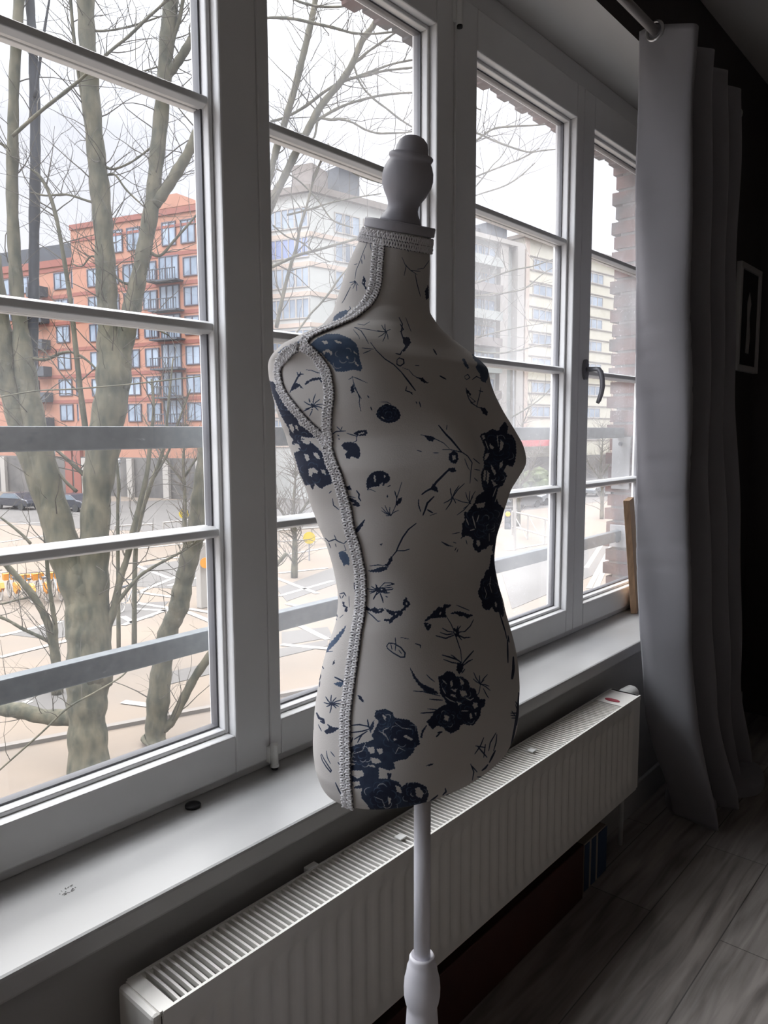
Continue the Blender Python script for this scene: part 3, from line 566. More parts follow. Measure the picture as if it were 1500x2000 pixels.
PAT = '''
B6 1 470,270 560,190 650,150 760,150 860,190 920,240 940,300 950,380 975,460 960,495 900,480 840,490 790,500 730,495 690,430 650,390 600,330 540,300
E 1 600,215 650,215 660,240 630,245
E 1 720,205 780,225 785,240 735,232
E 1 610,310 660,290 700,320 690,350 670,320 640,315 620,345
E 1 890,300 925,335 930,345 900,325
E 1 830,350 850,375 845,385 825,365
E 1 905,400 940,440 935,450 905,420
B6 1 195,325 260,270 330,240 400,215 390,250 330,285 260,315 215,332
B 1 120,580 160,590 200,640 215,700 260,760 310,830 350,890 385,930 390,980 440,1010 500,1040 545,1080 540,1100 480,1100 420,1090 400,1120 350,1130 310,1080 300,1020 270,970 230,900 190,800 150,700
E 1 170,640 195,665 215,700 190,680
E 1 300,980 330,975 350,1020 340,1060 315,1030
E 1 355,985 380,990 390,1040 365,1020
B 1 330,1130 400,1110 440,1110 500,1140 560,1190 610,1230 640,1290 650,1360 680,1400 690,1480 700,1520 640,1540 600,1570 570,1550 540,1520 520,1580 490,1530 450,1540 430,1490 400,1430 370,1330 345,1240 400,1220 380,1180 330,1160
E 1 410,1120 470,1115 500,1150 470,1165 430,1145
E 1 440,1250 480,1255 490,1300 470,1320 450,1290
E 1 520,1235 560,1240 590,1290 570,1300 535,1270
E 1 480,1385 530,1375 570,1410 560,1430 520,1420 510,1460 485,1450
E 1 590,1390 635,1400 640,1440 610,1430
E 1 345,1150 390,1160 410,1200 370,1190
E 1 560,1180 640,1230 640,1250 580,1215
S4 1 460,480 510,485 560,505 620,515
B 1 520,555 640,545 640,570 600,600 580,570 520,580 490,590 460,620 445,610 470,580
B 1 300,695 330,640 360,600 400,610 430,650 440,670 400,630 370,650 330,670
S9 1 330,640 360,590 380,550 400,520 430,520
S5 1 375,500 390,540
S5 1 410,495 400,540
X5 1 520,810 465,700 545,700 440,770 625,795 620,835 430,860 490,905 570,850 585,750 450,840
S4 1 880,540 900,620 930,690 950,740 945,780 960,860
S3 1 880,540 1020,600
S3 1 880,540 960,570
S3 1 845,570 880,550
B 1 870,630 895,610 900,680 880,695 865,670
S4 1 900,640 930,690 965,745
S6 1 1020,715 1035,735
S6 1 1050,820 1062,850
B 1 1100,890 1115,840 1150,810 1195,790 1240,805 1280,820 1310,855 1325,890 1312,930 1275,955 1215,968 1155,950 1115,920
E 1 1140,905 1165,915 1185,935 1155,925
S3 1 1130,775 1200,775 1230,790 1245,810
S6 1 700,1070 730,1045 780,1040 820,1040
S4 1 740,1000 770,1030
S4 1 790,1000 775,1035
S5 1 830,1060 880,1075 930,1090
B 1 890,1060 940,1035 1010,1030 1020,1060 1005,1080 950,1085 920,1080
E 1 935,1062 985,1048 990,1062 940,1074
S4 1 920,1085 920,1130 890,1145
S5 1 745,1075 760,1085
S5 1 755,1110 765,1115
B 1 780,1170 810,1145 870,1140 920,1155 950,1200 955,1260 940,1295 900,1280 870,1270 860,1295 830,1290 815,1250 840,1225 810,1210
B 1 1010,1540 1015,1480 1050,1430 1100,1405 1160,1405 1205,1430 1230,1470 1220,1500 1190,1520 1160,1545 1140,1520 1125,1545 1080,1550 1040,1560 1020,1580
E 1 1175,1440 1188,1450 1178,1470 1166,1458
E 1 1075,1455 1090,1440 1100,1500 1085,1510
E 1 1145,1515 1160,1510 1165,1530 1150,1535
S3 1 1020,1580 1050,1575 1100,1597
S5 1 1205,1550 1230,1538
B 1 1195,1640 1205,1622 1212,1640 1202,1652
S4 1 1335,1505 1310,1590 1290,1650 1280,1720 1240,1810
B 1 1338,1648 1330,1690 1290,1725 1282,1690 1310,1655
S6 1 1270,1590 1290,1660
X4 1 1230,1810 1150,1770 1150,1738 1225,1735 1305,1765 1190,1815 1180,1720
B 1 800,1540 840,1548 855,1535 870,1570 880,1580 840,1580 810,1560
S4 1 815,1630 860,1640 910,1650
B 1 830,1650 880,1655 920,1680 955,1715 940,1735 880,1720 900,1700 860,1680
S8 1 920,1585 945,1620 940,1650 960,1680
S5 1 670,1610 690,1590
S5 1 700,1660 710,1720 760,1760
S10 1 905,1960 940,1920 995,1855
X4 1 1190,130 1150,70 1180,60 1230,110 1120,180 1160,220 1210,200 1110,120
S3 1 900,90 960,100 1030,110 1130,130
S6 1 1310,0 1340,60 1330,140 1350,200 1370,260 1350,310
B 1 1350,180 1400,180 1420,230 1390,270 1350,320 1340,300 1370,260 1345,230
S5 1 1320,60 1350,110 1320,130
S3 1 1370,0 1400,80 1420,130
S6 1 1280,330 1320,340 1340,300
S6 1 1290,390 1310,370 1350,385 1355,420 1320,445 1290,430 1290,395
S5 1 1050,230 1100,300 1180,380 1260,430 1330,500 1400,590 1460,670
S8 1 1330,500 1400,590 1460,670
S3 1 970,280 1080,290
S4 1 980,330 1050,300
S5 1 1380,630 1370,670 1430,690
S3 1 1340,460 1400,480 1440,530 1500,560
S4 1 900,90 960,120 1000,180 1030,240
S3 1 930,60 990,70 1040,40
S3 1 890,110 940,170 950,200
S6 2 250,550 300,560 350,600
B 2 270,560 310,550 335,590 365,600 320,600
S8 2 405,290 435,340
S8 2 465,535 520,565
S5 2 190,680 215,705
S5 2 275,770 290,820
S5 2 245,770 255,790
S4 2 235,440 275,440
B6 2 665,380 690,375 735,460 720,475 690,440
B6 2 755,320 800,330 850,370 890,420 915,480 905,560 880,600 840,580 830,520 790,460 810,420 770,380
S4 2 690,540 720,520 740,550 710,570 690,550
S5 2 760,570 800,540 840,560
S5 2 700,640 720,720 750,780 810,820 860,840
B 2 700,640 750,700 745,720 715,690
B 2 830,820 880,830 905,870 895,900 860,880
S4 2 800,820 830,700 840,640
S4 2 820,670 860,680
S3 2 720,710 790,770 760,780 725,740
S10 2 455,990 520,1070 570,1120 620,1180 665,1235
S4 2 530,985 525,1030
S4 2 290,1075 370,1090 440,1120 500,1150 550,1200
B 2 320,1080 400,1090 420,1110 400,1135 360,1130
S5 2 490,1210 560,1210 670,1235 720,1270 760,1330 750,1400 740,1520
B 2 550,1250 590,1220 625,1240 635,1300 610,1340 570,1330 545,1300
E 2 575,1262 608,1262 610,1300 582,1306
S4 2 255,1215 300,1230
S4 2 400,1240 460,1240
S4 2 690,1290 720,1370 740,1400
S5 2 770,1290 830,1340
S5 2 780,1390 830,1400
S5 2 780,1470 810,1500
S12 2 600,1390 540,1400 480,1460 430,1510 400,1560 340,1590 300,1620
B 2 540,1380 600,1375 615,1410 570,1420
B 2 400,1520 440,1560 450,1600 410,1590 380,1570
S6 2 270,1665 270,1720 290,1780
S10 2 410,1640 350,1700 330,1760 310,1810
S8 2 350,1760 400,1790
S3 2 370,1815 440,1790
X5 2 580,1650 690,1520 640,1540 560,1560 500,1700 520,1760 610,1700 550,1720
X4 2 740,1700 700,1600 740,1590 790,1590 770,1640 600,1660 620,1810 680,1750
B 2 830,1080 860,1060 900,1050 940,1020 1000,1040 1020,1000 1060,950 1090,1000 1080,1060 1130,1080 1160,1140 1165,1240 1150,1330 1130,1370 1080,1350 1050,1400 1080,1450 1040,1540 1000,1560 980,1640 1000,1700 1060,1760 1060,1800 1030,1990 660,1990 680,1880 720,1780 780,1700 800,1640 870,1590 850,1540 840,1440 870,1350 860,1280 880,1200 850,1130
E 2 845,1080 870,1075 880,1110 860,1120
E 2 920,1150 960,1190 950,1210 920,1190
E 2 1020,1120 1050,1150 1040,1200 1010,1230
E 2 880,1250 920,1240 900,1290 870,1310
E 2 930,1340 980,1420 970,1450 940,1400
E 2 868,1400 890,1400 880,1500 860,1490
E 2 900,1400 920,1430 905,1530 890,1500
E 2 1010,1340 1040,1310 1040,1360 1010,1390
E 2 930,1480 990,1530 960,1550
E 2 1090,1010 1130,1030 1100,1060
E 2 790,1710 880,1690 870,1740 810,1745
E 2 760,1780 790,1790 780,1850 750,1870
E 2 700,1830 730,1800 740,1840 715,1880
W5 2 950,1640 980,1560
W5 2 970,1690 1000,1600
W5 2 820,1900 870,1820
W5 2 780,1950 840,1850
W5 2 700,1910 770,1890
W5 2 880,1130 910,1210
W5 2 990,1080 1000,1180
B 4 600,0 960,0 930,130 900,270 885,400 860,360 870,310 830,310 810,340 770,350 740,380 700,350 680,310 690,260 660,230 620,220 570,250 600,180 590,150 580,110 610,90
E 4 720,260 745,265 755,300 735,325 715,300
W6 4 620,60 645,120
W6 4 680,40 710,150
W6 4 740,30 720,90
W6 4 660,170 700,160
W3 4 835,200 835,270
S4 4 490,205 560,190
S5 4 390,275 440,310 500,320
S5 4 400,280 470,315
S4 4 530,330 515,360
S4 4 500,280 530,290
S4 4 545,345 535,375
S4 4 620,260 630,300
B 4 880,390 890,470 905,620 940,740 960,850 975,950 960,980 930,930 890,930 860,880 840,910 800,910 770,880 765,820 740,790 730,740 750,700 755,640 790,600 800,550 830,530 845,470 850,400
W3 4 790,700 810,760 800,800
W3 4 850,600 840,680 860,750
E 4 885,850 900,830 910,870 895,890
S8 4 930,930 960,1030 990,1130
S8 4 1010,1150 1020,1210
S6 4 970,1050 1000,1180
S9 4 1005,1190 1010,1400
S14 4 1060,1350 1060,1460 1045,1550
S10 4 1110,1680 1110,1800 1100,1900 1090,1980
S5 4 1080,1790 1100,1850
S5 4 1035,1890 1100,1900
S5 4 1045,1850 1080,1900
B 4 230,1020 260,980 300,950 320,920 345,905 360,880 400,890 420,855 440,860 490,860 470,880 430,900 430,940 440,980 400,980 340,985 290,990 265,1010
B 4 225,1030 260,1030 300,1050 290,1080 265,1108 240,1070
E 4 258,1042 272,1042 270,1058 258,1056
E 4 375,930 390,925 385,955 372,950
S5 4 530,865 590,890 650,915
B 4 475,940 520,925 570,925 640,950 685,955 670,970 630,990 600,965 560,970 530,945 490,950
S5 4 430,960 480,1040 510,1110 540,1200 570,1290 580,1390
S6 4 525,1120 450,1110 400,1080
S6 4 520,1130 440,1140 380,1120
S7 4 520,1140 430,1175 340,1150
S6 4 530,1120 610,1110 660,1060 690,1000
S7 4 540,1140 600,1170 660,1165
S6 4 530,1110 570,1060
S6 4 530,1130 580,1190
S6 4 530,1110 545,1060
B 4 500,1080 550,1090 560,1160 520,1160
E 4 512,1112 524,1112 526,1130 514,1130
S8 4 580,1400 530,1370 470,1350 400,1330
S6 4 560,1410 490,1400 410,1370
S8 4 580,1420 620,1370 690,1290
S7 4 590,1430 640,1390 680,1370
S6 4 570,1400 500,1340 480,1330
B 4 540,1400 600,1410 590,1470 560,1510 530,1470
S6 4 580,1500 610,1460
B 4 95,1440 110,1460 150,1530 200,1590 260,1620 310,1640 370,1690 300,1690 240,1670 180,1610 130,1540
S6 4 130,1665 220,1670 380,1710
S7 4 280,1740 400,1750
S5 4 250,1510 290,1550 330,1580
S6 4 200,1870 290,1865 380,1850
S5 4 260,1830 360,1840
B 4 360,1530 400,1520 440,1480 500,1490 530,1530 580,1530 640,1570 660,1630 710,1650 720,1700 750,1740 800,1740 795,1800 760,1830 750,1900 700,1970 650,1985 600,1970 560,1990 500,1950 480,2000 400,2000 330,1980 260,1950 300,1900 330,1850 400,1800 440,1790 420,1740 380,1690 370,1600
E 4 470,1580 490,1560 500,1610 480,1630
E 4 470,1640 510,1650 540,1640 520,1680
E 4 560,1540 600,1580 600,1610 570,1600
E 4 560,1660 610,1660 630,1700 590,1720 570,1700
E 4 470,1690 520,1700 530,1730 480,1710
E 4 690,1770 725,1775 730,1810 700,1830 680,1800
E 4 530,1760 580,1780 550,1800
E 4 410,1900 440,1900 460,1930 440,1960 420,1940
E 4 650,1880 670,1870 680,1910 660,1930
E 4 700,1860 720,1870 710,1900
W6 4 430,1720 470,1750 520,1770
W6 4 400,1560 440,1600
W6 4 580,1850 640,1850
W6 4 620,1730 660,1750 690,1730
W6 4 400,1640 430,1690
X5 4 755,1600 690,1490 685,1550 745,1520 820,1510 835,1620 845,1660 790,1560
S4 4 755,1600 740,1680 720,1710
S5 4 780,1640 810,1700 830,1730
B 5 880,280 930,270 1000,300 1040,330 1090,340 1080,365 1040,360 1000,350 990,390 940,415 900,390 885,340 860,360 830,390 810,370 790,340 830,310 870,300
E 5 900,300 930,310 920,340 900,330
S5 5 755,290 800,287 860,285
S7 5 860,410 885,405
S6 5 850,435 870,415
B 5 752,440 760,400 775,380 795,358 785,385 772,405 765,440
B8 5 480,275 530,265 580,290 600,320 680,330 730,370 740,420 750,480 720,500 710,530 670,570 620,580 590,590 600,630 560,640 500,620 500,690 560,690 620,710 640,740 680,710 740,715 790,740 805,790 790,830 830,840 800,860 760,890 700,900 600,915 500,925 450,890 430,850 395,810 390,780 400,750 350,750 320,700 315,600 320,500 370,480 430,465 470,450 450,420 440,380 470,330
B 5 600,320 680,330 730,370 740,420 750,480 720,500 690,510 640,490 590,470 560,430 580,380
B 5 440,780 500,740 560,700 620,720 640,760 600,800 620,850 560,880 520,900 470,870
B 5 640,740 680,712 740,716 790,742 803,790 785,830 720,840 660,830 640,790
B 5 330,520 380,500 420,520 430,560 400,590 350,580
E 5 435,500 470,495 475,530 450,540 435,520
E 5 485,510 520,505 525,530 505,545
E 5 450,560 500,570 515,590 480,600 455,590
E 5 335,640 400,640 410,670 370,690 335,670
E 5 335,710 380,705 385,730 345,740
E 5 320,590 360,600 330,610
E 5 720,750 745,740 775,780 760,810 730,800
E 5 555,800 575,810 570,840 560,850
E 5 590,440 615,452 590,460
E 5 660,420 710,450 700,458 650,435
E 5 470,310 500,340 460,420 440,430 470,370
E 5 520,300 545,300 540,340
E 5 430,610 470,605 480,625
E 5 600,730 630,740 640,780 610,770
E 5 350,762 395,760 385,780 400,830 440,880 380,890 345,840
W2 5 470,800 520,820 540,870
W2 5 600,350 640,380 700,390
W2 5 500,400 540,420 560,460
W2 5 420,470 400,520 340,540
W2 5 660,520 620,500 600,540
S5 5 330,365 380,360 430,370 450,380
S5 5 325,410 400,400 450,385
S5 5 430,330 440,380
S5 5 350,450 390,425 430,400
S5 5 370,470 385,440 400,420
S5 5 340,440 330,470
S4 5 480,275 520,290 560,320
S4 5 535,265 585,290 560,300
B 5 550,655 580,660 570,690 555,690
B 5 370,180 385,182 400,200 410,225 390,215 378,200
B 5 787,612 810,600 835,598 818,612
S6 5 230,70 260,85 290,100
B6 5 222,110 250,98 280,100 290,120 265,132 240,122
Y4 5 210,235 175,190 165,225 210,180 240,195 270,210 180,250 200,290 240,260 270,235 255,250
S9 5 120,290 135,320 160,330 165,350 145,340
B 5 165,400 195,380 185,355 215,375 262,380 235,400 210,412 180,418
S3 5 130,360 150,400
S4 5 150,540 165,570 190,610 210,640 205,650 180,620 155,580 145,545
S3 5 180,520 185,560 205,600
S3 5 205,525 230,555
S5 5 235,715 260,770 290,810
S4 5 250,590 265,610
S6 5 130,0 140,60
S5 5 95,350 100,390
S4 5 1090,490 1150,500
S4 5 1085,540 1120,490 1140,440
S5 5 1100,490 1160,560
S4 5 1150,480 1140,560
S4 5 1215,410 1180,470 1170,520
S4 5 1220,420 1215,470 1200,520
S7 5 1210,520 1190,560 1175,590
S7 5 1165,605 1150,625 1130,640
S4 5 1060,600 1080,650 1070,700
S4 5 1065,610 1100,650
S4 5 1100,680 1130,680
S6 5 810,830 850,800 860,790
S5 5 850,850 890,810
S6 5 890,790 910,770 905,750
S5 5 910,790 960,780
S6 5 840,840 880,840
S5 5 790,860 840,845
S8 5 1355,170 1345,280 1330,380 1310,480 1295,530
S4 5 1335,220 1350,250
S4 5 1305,290 1350,290
S4 5 1310,320 1345,320
S9 5 1325,0 1315,80
B 3 525,190 540,150 580,110 620,70 605,120 570,170 540,200
B 3 758,298 775,288 788,294 770,306
S8 3 1090,105 1020,160 970,230 930,310 910,360 870,410
B 3 870,400 875,440 850,480 830,500 815,495 800,488 835,460 840,430
S5 3 665,495 740,485 800,490
B8 3 650,540 720,520 780,500 840,500 820,530 760,550 690,552
S6 3 915,355 980,355 1030,340
X5 3 740,710 635,700 680,680 660,730 670,745 720,660 730,670 700,790
S5 3 760,690 800,650 860,650 890,660 850,670 800,680
S6 3 790,715 870,710 880,700
S6 3 790,740 850,740
S7 3 760,730 720,760 700,800
S7 3 760,740 780,790 790,830
S5 3 810,770 830,780
S5 3 740,700 800,695 870,690
B 3 720,690 800,690 830,730 780,740 730,730
E 3 760,705 775,700 785,712 770,716
B 3 615,860 640,855 650,875 680,890 710,870 740,890 780,880 800,895 780,920 720,930 690,910 630,900
E 3 740,895 770,895 755,912
S5 3 640,910 690,950 740,1000 765,1000
B 3 800,880 850,900 900,910 950,900 990,860 965,850 975,810 1000,775 1010,805 1040,840 1020,870 1000,875 990,900 970,905 960,950 930,950 920,970 890,980 880,1000 850,1025 840,1000 800,1000 795,980 850,980 880,950 840,930
E 3 995,832 1012,830 1010,850 996,850
E 3 895,925 915,930 905,950
S6 3 260,240 290,270 350,250 380,270 430,290
S4 3 340,210 360,250
S5 3 430,290 460,260
S4 3 290,280 310,330
S4 3 350,290 360,320
S3 3 430,300 450,350 420,360
B6 3 380,370 410,355 450,370 480,420 480,490 450,480 430,500 410,450 390,420
S9 3 525,650 530,700 540,740
S6 3 390,750 430,740 450,770
S5 3 390,760 400,790
S5 3 410,790 430,760
S3 3 475,770 480,870
B 3 415,820 440,825 430,850 465,870 460,915 430,910 445,880 420,860
S5 3 360,930 370,960
S4 3 350,960 365,990
S3 3 390,970 425,940
B6 3 255,1285 300,1200 380,1110 455,1030 430,1100 370,1190 310,1250 270,1290
S3 3 270,1280 330,1275
B 3 325,1380 345,1355 345,1390 330,1400
S6 3 220,1400 245,1435
S8 3 200,1450 215,1500 205,1540
S5 3 210,1550 205,1600
S7 3 820,1230 840,1200 890,1205 950,1240 990,1290 985,1330 950,1330 880,1290 830,1250 820,1225
S5 3 900,1150 905,1210 900,1270
S4 3 930,1260 960,1300
S4 3 860,1210 870,1260
S3 3 945,1150 990,1155 1030,1165
S6 3 1085,1205 1130,1220 1130,1245
S3 6 370,1080 330,1170 290,1280 260,1350 250,1430
S3 6 380,1070 400,1170
S3 6 330,1200 340,1250
S3 6 270,1290 240,1300
S4 6 310,1250 315,1290
Y3 6 250,1450 200,1460 230,1520 265,1540 280,1490 210,1490
S4 6 210,1500 150,1620 130,1650
B 6 330,1400 350,1440 340,1480 360,1520 370,1535 350,1530 330,1490 312,1470 318,1440
E 6 322,1455 332,1455 332,1468 322,1468
B6 6 45,1810 60,1770 110,1730 170,1710 190,1730 150,1780 90,1815
S4 6 185,1725 210,1700 200,1680
S3 6 680,1230 710,1300 760,1350 820,1390
S3 6 700,1400 720,1300
S3 6 730,1130 740,1180
S3 6 820,1340 880,1330 930,1260
S4 6 800,1380 820,1480 850,1590
S3 6 760,1350 850,1360
S3 6 800,1160 830,1140
B 6 890,1540 920,1480 930,1600 900,1620
'''
for ln in PAT.strip().split('\n'):
    q = ln.split(); op, k = q[0], int(q[1]); pts = [tuple(map(float, a.split(','))) for a in q[2:]]
    if op[0] == 'B': fill(k, pts, {'': 1.0, '6': .62, '8': .86}[op[1:]])
    elif op[0] == 'E': fill(k, pts, 0.0)
    elif op[0] == 'S': stroke(k, float(op[1:]), pts)
    elif op[0] == 'W': stroke(k, float(op[1:]), pts, -1)
    elif op[0] == 'X': burst(k, pts[0], pts[1:], float(op[1:]))
    elif op[0] == 'Y': burst(k, pts[0], pts[1:], float(op[1:]))
def petals(k, cx, cy, R, seed, n=6):
    rn = random.Random(seed)
    for ring, m_ in ((.32, 4), (.6, 6), (.9, 8)):
        for j in range(m_):
            a0 = 2 * math.pi * j / m_ + rn.uniform(-.3, .3) + ring * 3; r0 = R * ring * rn.uniform(.85, 1.1); pts = []
            for t in np.linspace(-.5, .5, 6):
                aa = a0 + t * 2 * math.pi / m_ * .8; rr = r0 * (1 + .22 * math.cos(t * math.pi)); pts.append((cx + rr * math.cos(aa), cy + rr * math.sin(aa) * .9))
            q = tp(k, pts)
            if all(0 <= int(y) < cv.shape[0] and 0 <= int(x) < cv.shape[1] and cv[int(y), int(x)] > .3 for x, y in q):
                old = cv.copy(); stroke(k, rn.uniform(2.0, 4.0), pts, -1); v_ = rn.choice((.30, .55, .62, .66)); ch = (old != cv); cv[ch] = np.minimum(old[ch], v_)
for a_ in ((1, 820, 330, 150, 1), (1, 520, 1380, 150, 2), (1, 420, 1120, 110, 3), (1, 260, 820, 90, 13), (2, 1000, 1220, 160, 4), (2, 940, 1450, 120, 5), (2, 860, 1850, 170, 6), (4, 850, 150, 120, 7), (4, 850, 700, 110, 8), (4, 540, 1640, 150, 9), (4, 640, 1850, 120, 10),
           (4, 440, 1920, 90, 14), (5, 640, 430, 110, 11), (5, 520, 800, 110, 12), (5, 720, 780, 75, 15), (5, 400, 540, 80, 16), (5, 520, 340, 60, 17), (1, 1212, 890, 90, 18)): petals(*a_)
# ---- the cloth body: dense where the print is fine
view = np.array([MC[0], MC[1]]) / np.linalg.norm(MC)              # horizontal direction from the eye to the form
uu = np.linspace(0, 2 * math.pi, 4000, endpoint=False); q0 = body_pt(uu, np.full(4000, 1.2)); tang = np.roll(q0, -1, 0) - q0
nx_, ny_ = tang[:, 1], -tang[:, 0]; vis = -(nx_ * view[0] + ny_ * view[1]); vis = vis / np.hypot(nx_, ny_)
if (np.sum((q0[:, :2] - MC) * np.stack([nx_, ny_], 1))) < 0: vis = -vis
dens = np.linalg.norm(tang, axis=1) * np.where(vis > -.15, 1.0, .3); cs = np.concatenate([[0], np.cumsum(dens)]); NU, NV = 820, 1150
ug = np.interp(np.linspace(0, cs[-1], NU, endpoint=False), cs, np.concatenate([uu, [2 * math.pi]]))
zfine = np.linspace(SEC[0, 0], SEC[-1, 0], 6000); pr = np.stack([body_pt(np.full(6000, a), zfine) for a in (0.5, 1.2, 5.5)], 0)
al = np.concatenate([[0], np.cumsum(np.max(np.linalg.norm(np.diff(pr, axis=1), axis=2), 0))]); zg = np.interp(np.linspace(0, al[-1], NV), al, zfine)
UU, ZZ = np.meshgrid(ug, zg); V = body_pt(UU, ZZ)
# project to the photo plane once to look up which printed motif lands where; the far half repeats the print mirrored
Pv = V.copy(); rel = Pv[..., :2] - MC; dep = rel @ view; side = dep > np.interp(ZZ[:, 0], [1.4, 1.6], [0.012, 0.06])[:, None] * 0
dU = np.roll(V, -1, 1) - np.roll(V, 1, 1); dZ = np.gradient(V, axis=0); N = np.cross(dU, dZ); N /= np.linalg.norm(N, axis=2)[..., None] + 1e-12
cen_ = V.mean(1, keepdims=True)
if np.mean(np.sum((V - cen_) * N, 2)) < 0: N = -N
tc_ = EYE - V; facing = np.sum(tc_ * N, 2) > 0
Vm = V.copy(); refl = 2 * dep[..., None] * view; Vm[..., :2] = V[..., :2] - refl
look = np.where(facing[..., None], V, Vm); pp_ = proj(look)
gx = (pp_[..., 0] - CX0) * CS - .5; gy = (pp_[..., 1] - CY0) * CS - .5
gx = np.clip(gx, 0, cv.shape[1] - 2); gy = np.clip(gy, 0, cv.shape[0] - 2); ix, iy = gx.astype(int), gy.astype(int); fx, fy = gx - ix, gy - iy
val = cv[iy, ix] * (1 - fx) * (1 - fy) + cv[iy, ix + 1] * fx * (1 - fy) + cv[iy + 1, ix] * (1 - fx) * fy + cv[iy + 1, ix + 1] * fx * fy
form = empty('dress_form', (MC[0], MC[1], 0.0), 'cream dress form with dark blue floral print on a white turned pole', 'dress form')
nv = NU * NV; idx = np.arange(nv).reshape(NV, NU); a_ = idx[:-1]; b_ = np.roll(idx, -1, 1)[:-1]; c_ = np.roll(idx, -1, 1)[1:]; d_ = idx[1:]
quads = np.stack([a_, b_, c_, d_], -1).reshape(-1, 4)
caps = [np.mean(V[0], 0), np.mean(V[-1], 0)]
verts = np.concatenate([V.reshape(-1, 3), np.array(caps)]).astype(np.float32)
t0 = np.stack([np.full(NU, nv), np.roll(idx[0], -1), idx[0]], -1); t1 = np.stack([np.full(NU, nv + 1), idx[-1], np.roll(idx[-1], -1)], -1)
me = bpy.data.meshes.new('fabric_body'); nq = len(quads)
me.vertices.add(len(verts)); me.vertices.foreach_set('co', verts.ravel())
loops = np.concatenate([quads.ravel(), t0.ravel(), t1.ravel()]).astype(np.int32); me.loops.add(len(loops)); me.loops.foreach_set('vertex_index', loops)
me.polygons.add(nq + 2 * NU); ls = np.concatenate([np.arange(nq) * 4, nq * 4 + np.arange(2 * NU) * 3]).astype(np.int32); me.polygons.foreach_set('loop_start', ls)
me.polygons.foreach_set('use_smooth', np.ones(nq + 2 * NU, bool)); me.update(calc_edges=True)
at_ = me.attributes.new('print', 'FLOAT', 'POINT'); at_.data.foreach_set('value', np.concatenate([val.ravel(), [0, 0]]).astype(np.float32))
m = bpy.data.materials.new('printed_linen'); m.use_nodes = True; t = m.node_tree; b = t.nodes['Principled BSDF']
an = t.nodes.new('ShaderNodeAttribute'); an.attribute_name = 'print'; r = t.nodes.new('ShaderNodeValToRGB')
r.color_ramp.elements[0].position = .18; r.color_ramp.elements[0].color = (.60, .575, .552, 1); r.color_ramp.elements[1].position = .95; r.color_ramp.elements[1].color = (.012, .020, .050, 1)
e = r.color_ramp.elements.new(.55); e.color = (.065, .11, .19, 1); e = r.color_ramp.elements.new(.68); e.color = (.04, .065, .12, 1)
tcn = t.nodes.new('ShaderNodeTexCoord'); n1 = t.nodes.new('ShaderNodeTexNoise'); n1.inputs['Scale'].default_value = 90; n1.inputs['Detail'].default_value = 3
mixn = t.nodes.new('ShaderNodeMath'); mixn.operation = 'MULTIPLY_ADD'; mixn.inputs[1].default_value = .35; mixn.inputs[2].default_value = .80
mu = t.nodes.new('ShaderNodeMath'); mu.operation = 'MULTIPLY'
t.links.new(tcn.outputs['Object'], n1.inputs['Vector']); t.links.new(n1.outputs['Fac'], mixn.inputs[0]); t.links.new(an.outputs['Fac'], mu.inputs[0]); t.links.new(mixn.outputs[0], mu.inputs[1])
t.links.new(mu.outputs[0], r.inputs[0]); t.links.new(r.outputs[0], b.inputs['Base Color']); b.inputs['Roughness'].default_value = .85
n2 = t.nodes.new('ShaderNodeTexNoise'); n2.inputs['Scale'].default_value = 700; bp = t.nodes.new('ShaderNodeBump'); bp.inputs['Strength'].default_value = .25; bp.inputs['Distance'].default_value = .001
t.links.new(tcn.outputs['Object'], n2.inputs['Vector']); t.links.new(n2.outputs['Fac'], bp.inputs['Height']); t.links.new(bp.outputs[0], b.inputs['Normal'])
me.materials.append(m); bo = bpy.data.objects.new('fabric_body', me); COL.objects.link(bo); bo.parent = form; bo.matrix_parent_inverse = Matrix.Translation(-Vector(form.location))

# ---- braid trim laid on the cloth: two wavy cords side by side
M['braid'] = mat('grey_white_braid', (.82, .81, .83), .8); M['braidd'] = mat('dark_braid_core', (.13, .13, .16), .85)
fv = V[::4, ::4][facing[::4, ::4]]; fn = N[::4, ::4][facing[::4, ::4]]; fp = proj(fv)
fU = UU[::4, ::4][facing[::4, ::4]]; fZ = ZZ[::4, ::4][facing[::4, ::4]]
def pick(px, py):
    i = np.argmin((fp[:, 0] - px) ** 2 + (fp[:, 1] - py) ** 2); return fU[i], fZ[i]
def smooth_path(pts, step=.0011):
    c = catmull(pts, 12); u_ = []; 
    for px, py in c: u_.append(pick(px, py))
    u_ = np.array(u_); u_[:, 0] = np.where(u_[:, 0] > math.pi * 1.5, u_[:, 0] - 2 * math.pi, u_[:, 0])
    kk = np.ones(9) / 9
    for _ in range(2): u_ = np.stack([np.convolve(np.pad(u_[:, i], 4, mode='edge'), kk, 'valid') for i in (0, 1)], 1)
    return resample(u_, step)
def resample(u_, step=.0011):
    q = body_pt(u_[:, 0], u_[:, 1]); L_ = np.concatenate([[0], np.cumsum(np.linalg.norm(np.diff(q, axis=0), axis=1))]); n_ = max(8, int(L_[-1] / step)); s_ = np.linspace(0, L_[-1], n_)
    return np.stack([np.interp(s_, L_, u_[:, 0]), np.interp(s_, L_, u_[:, 1])], 1)
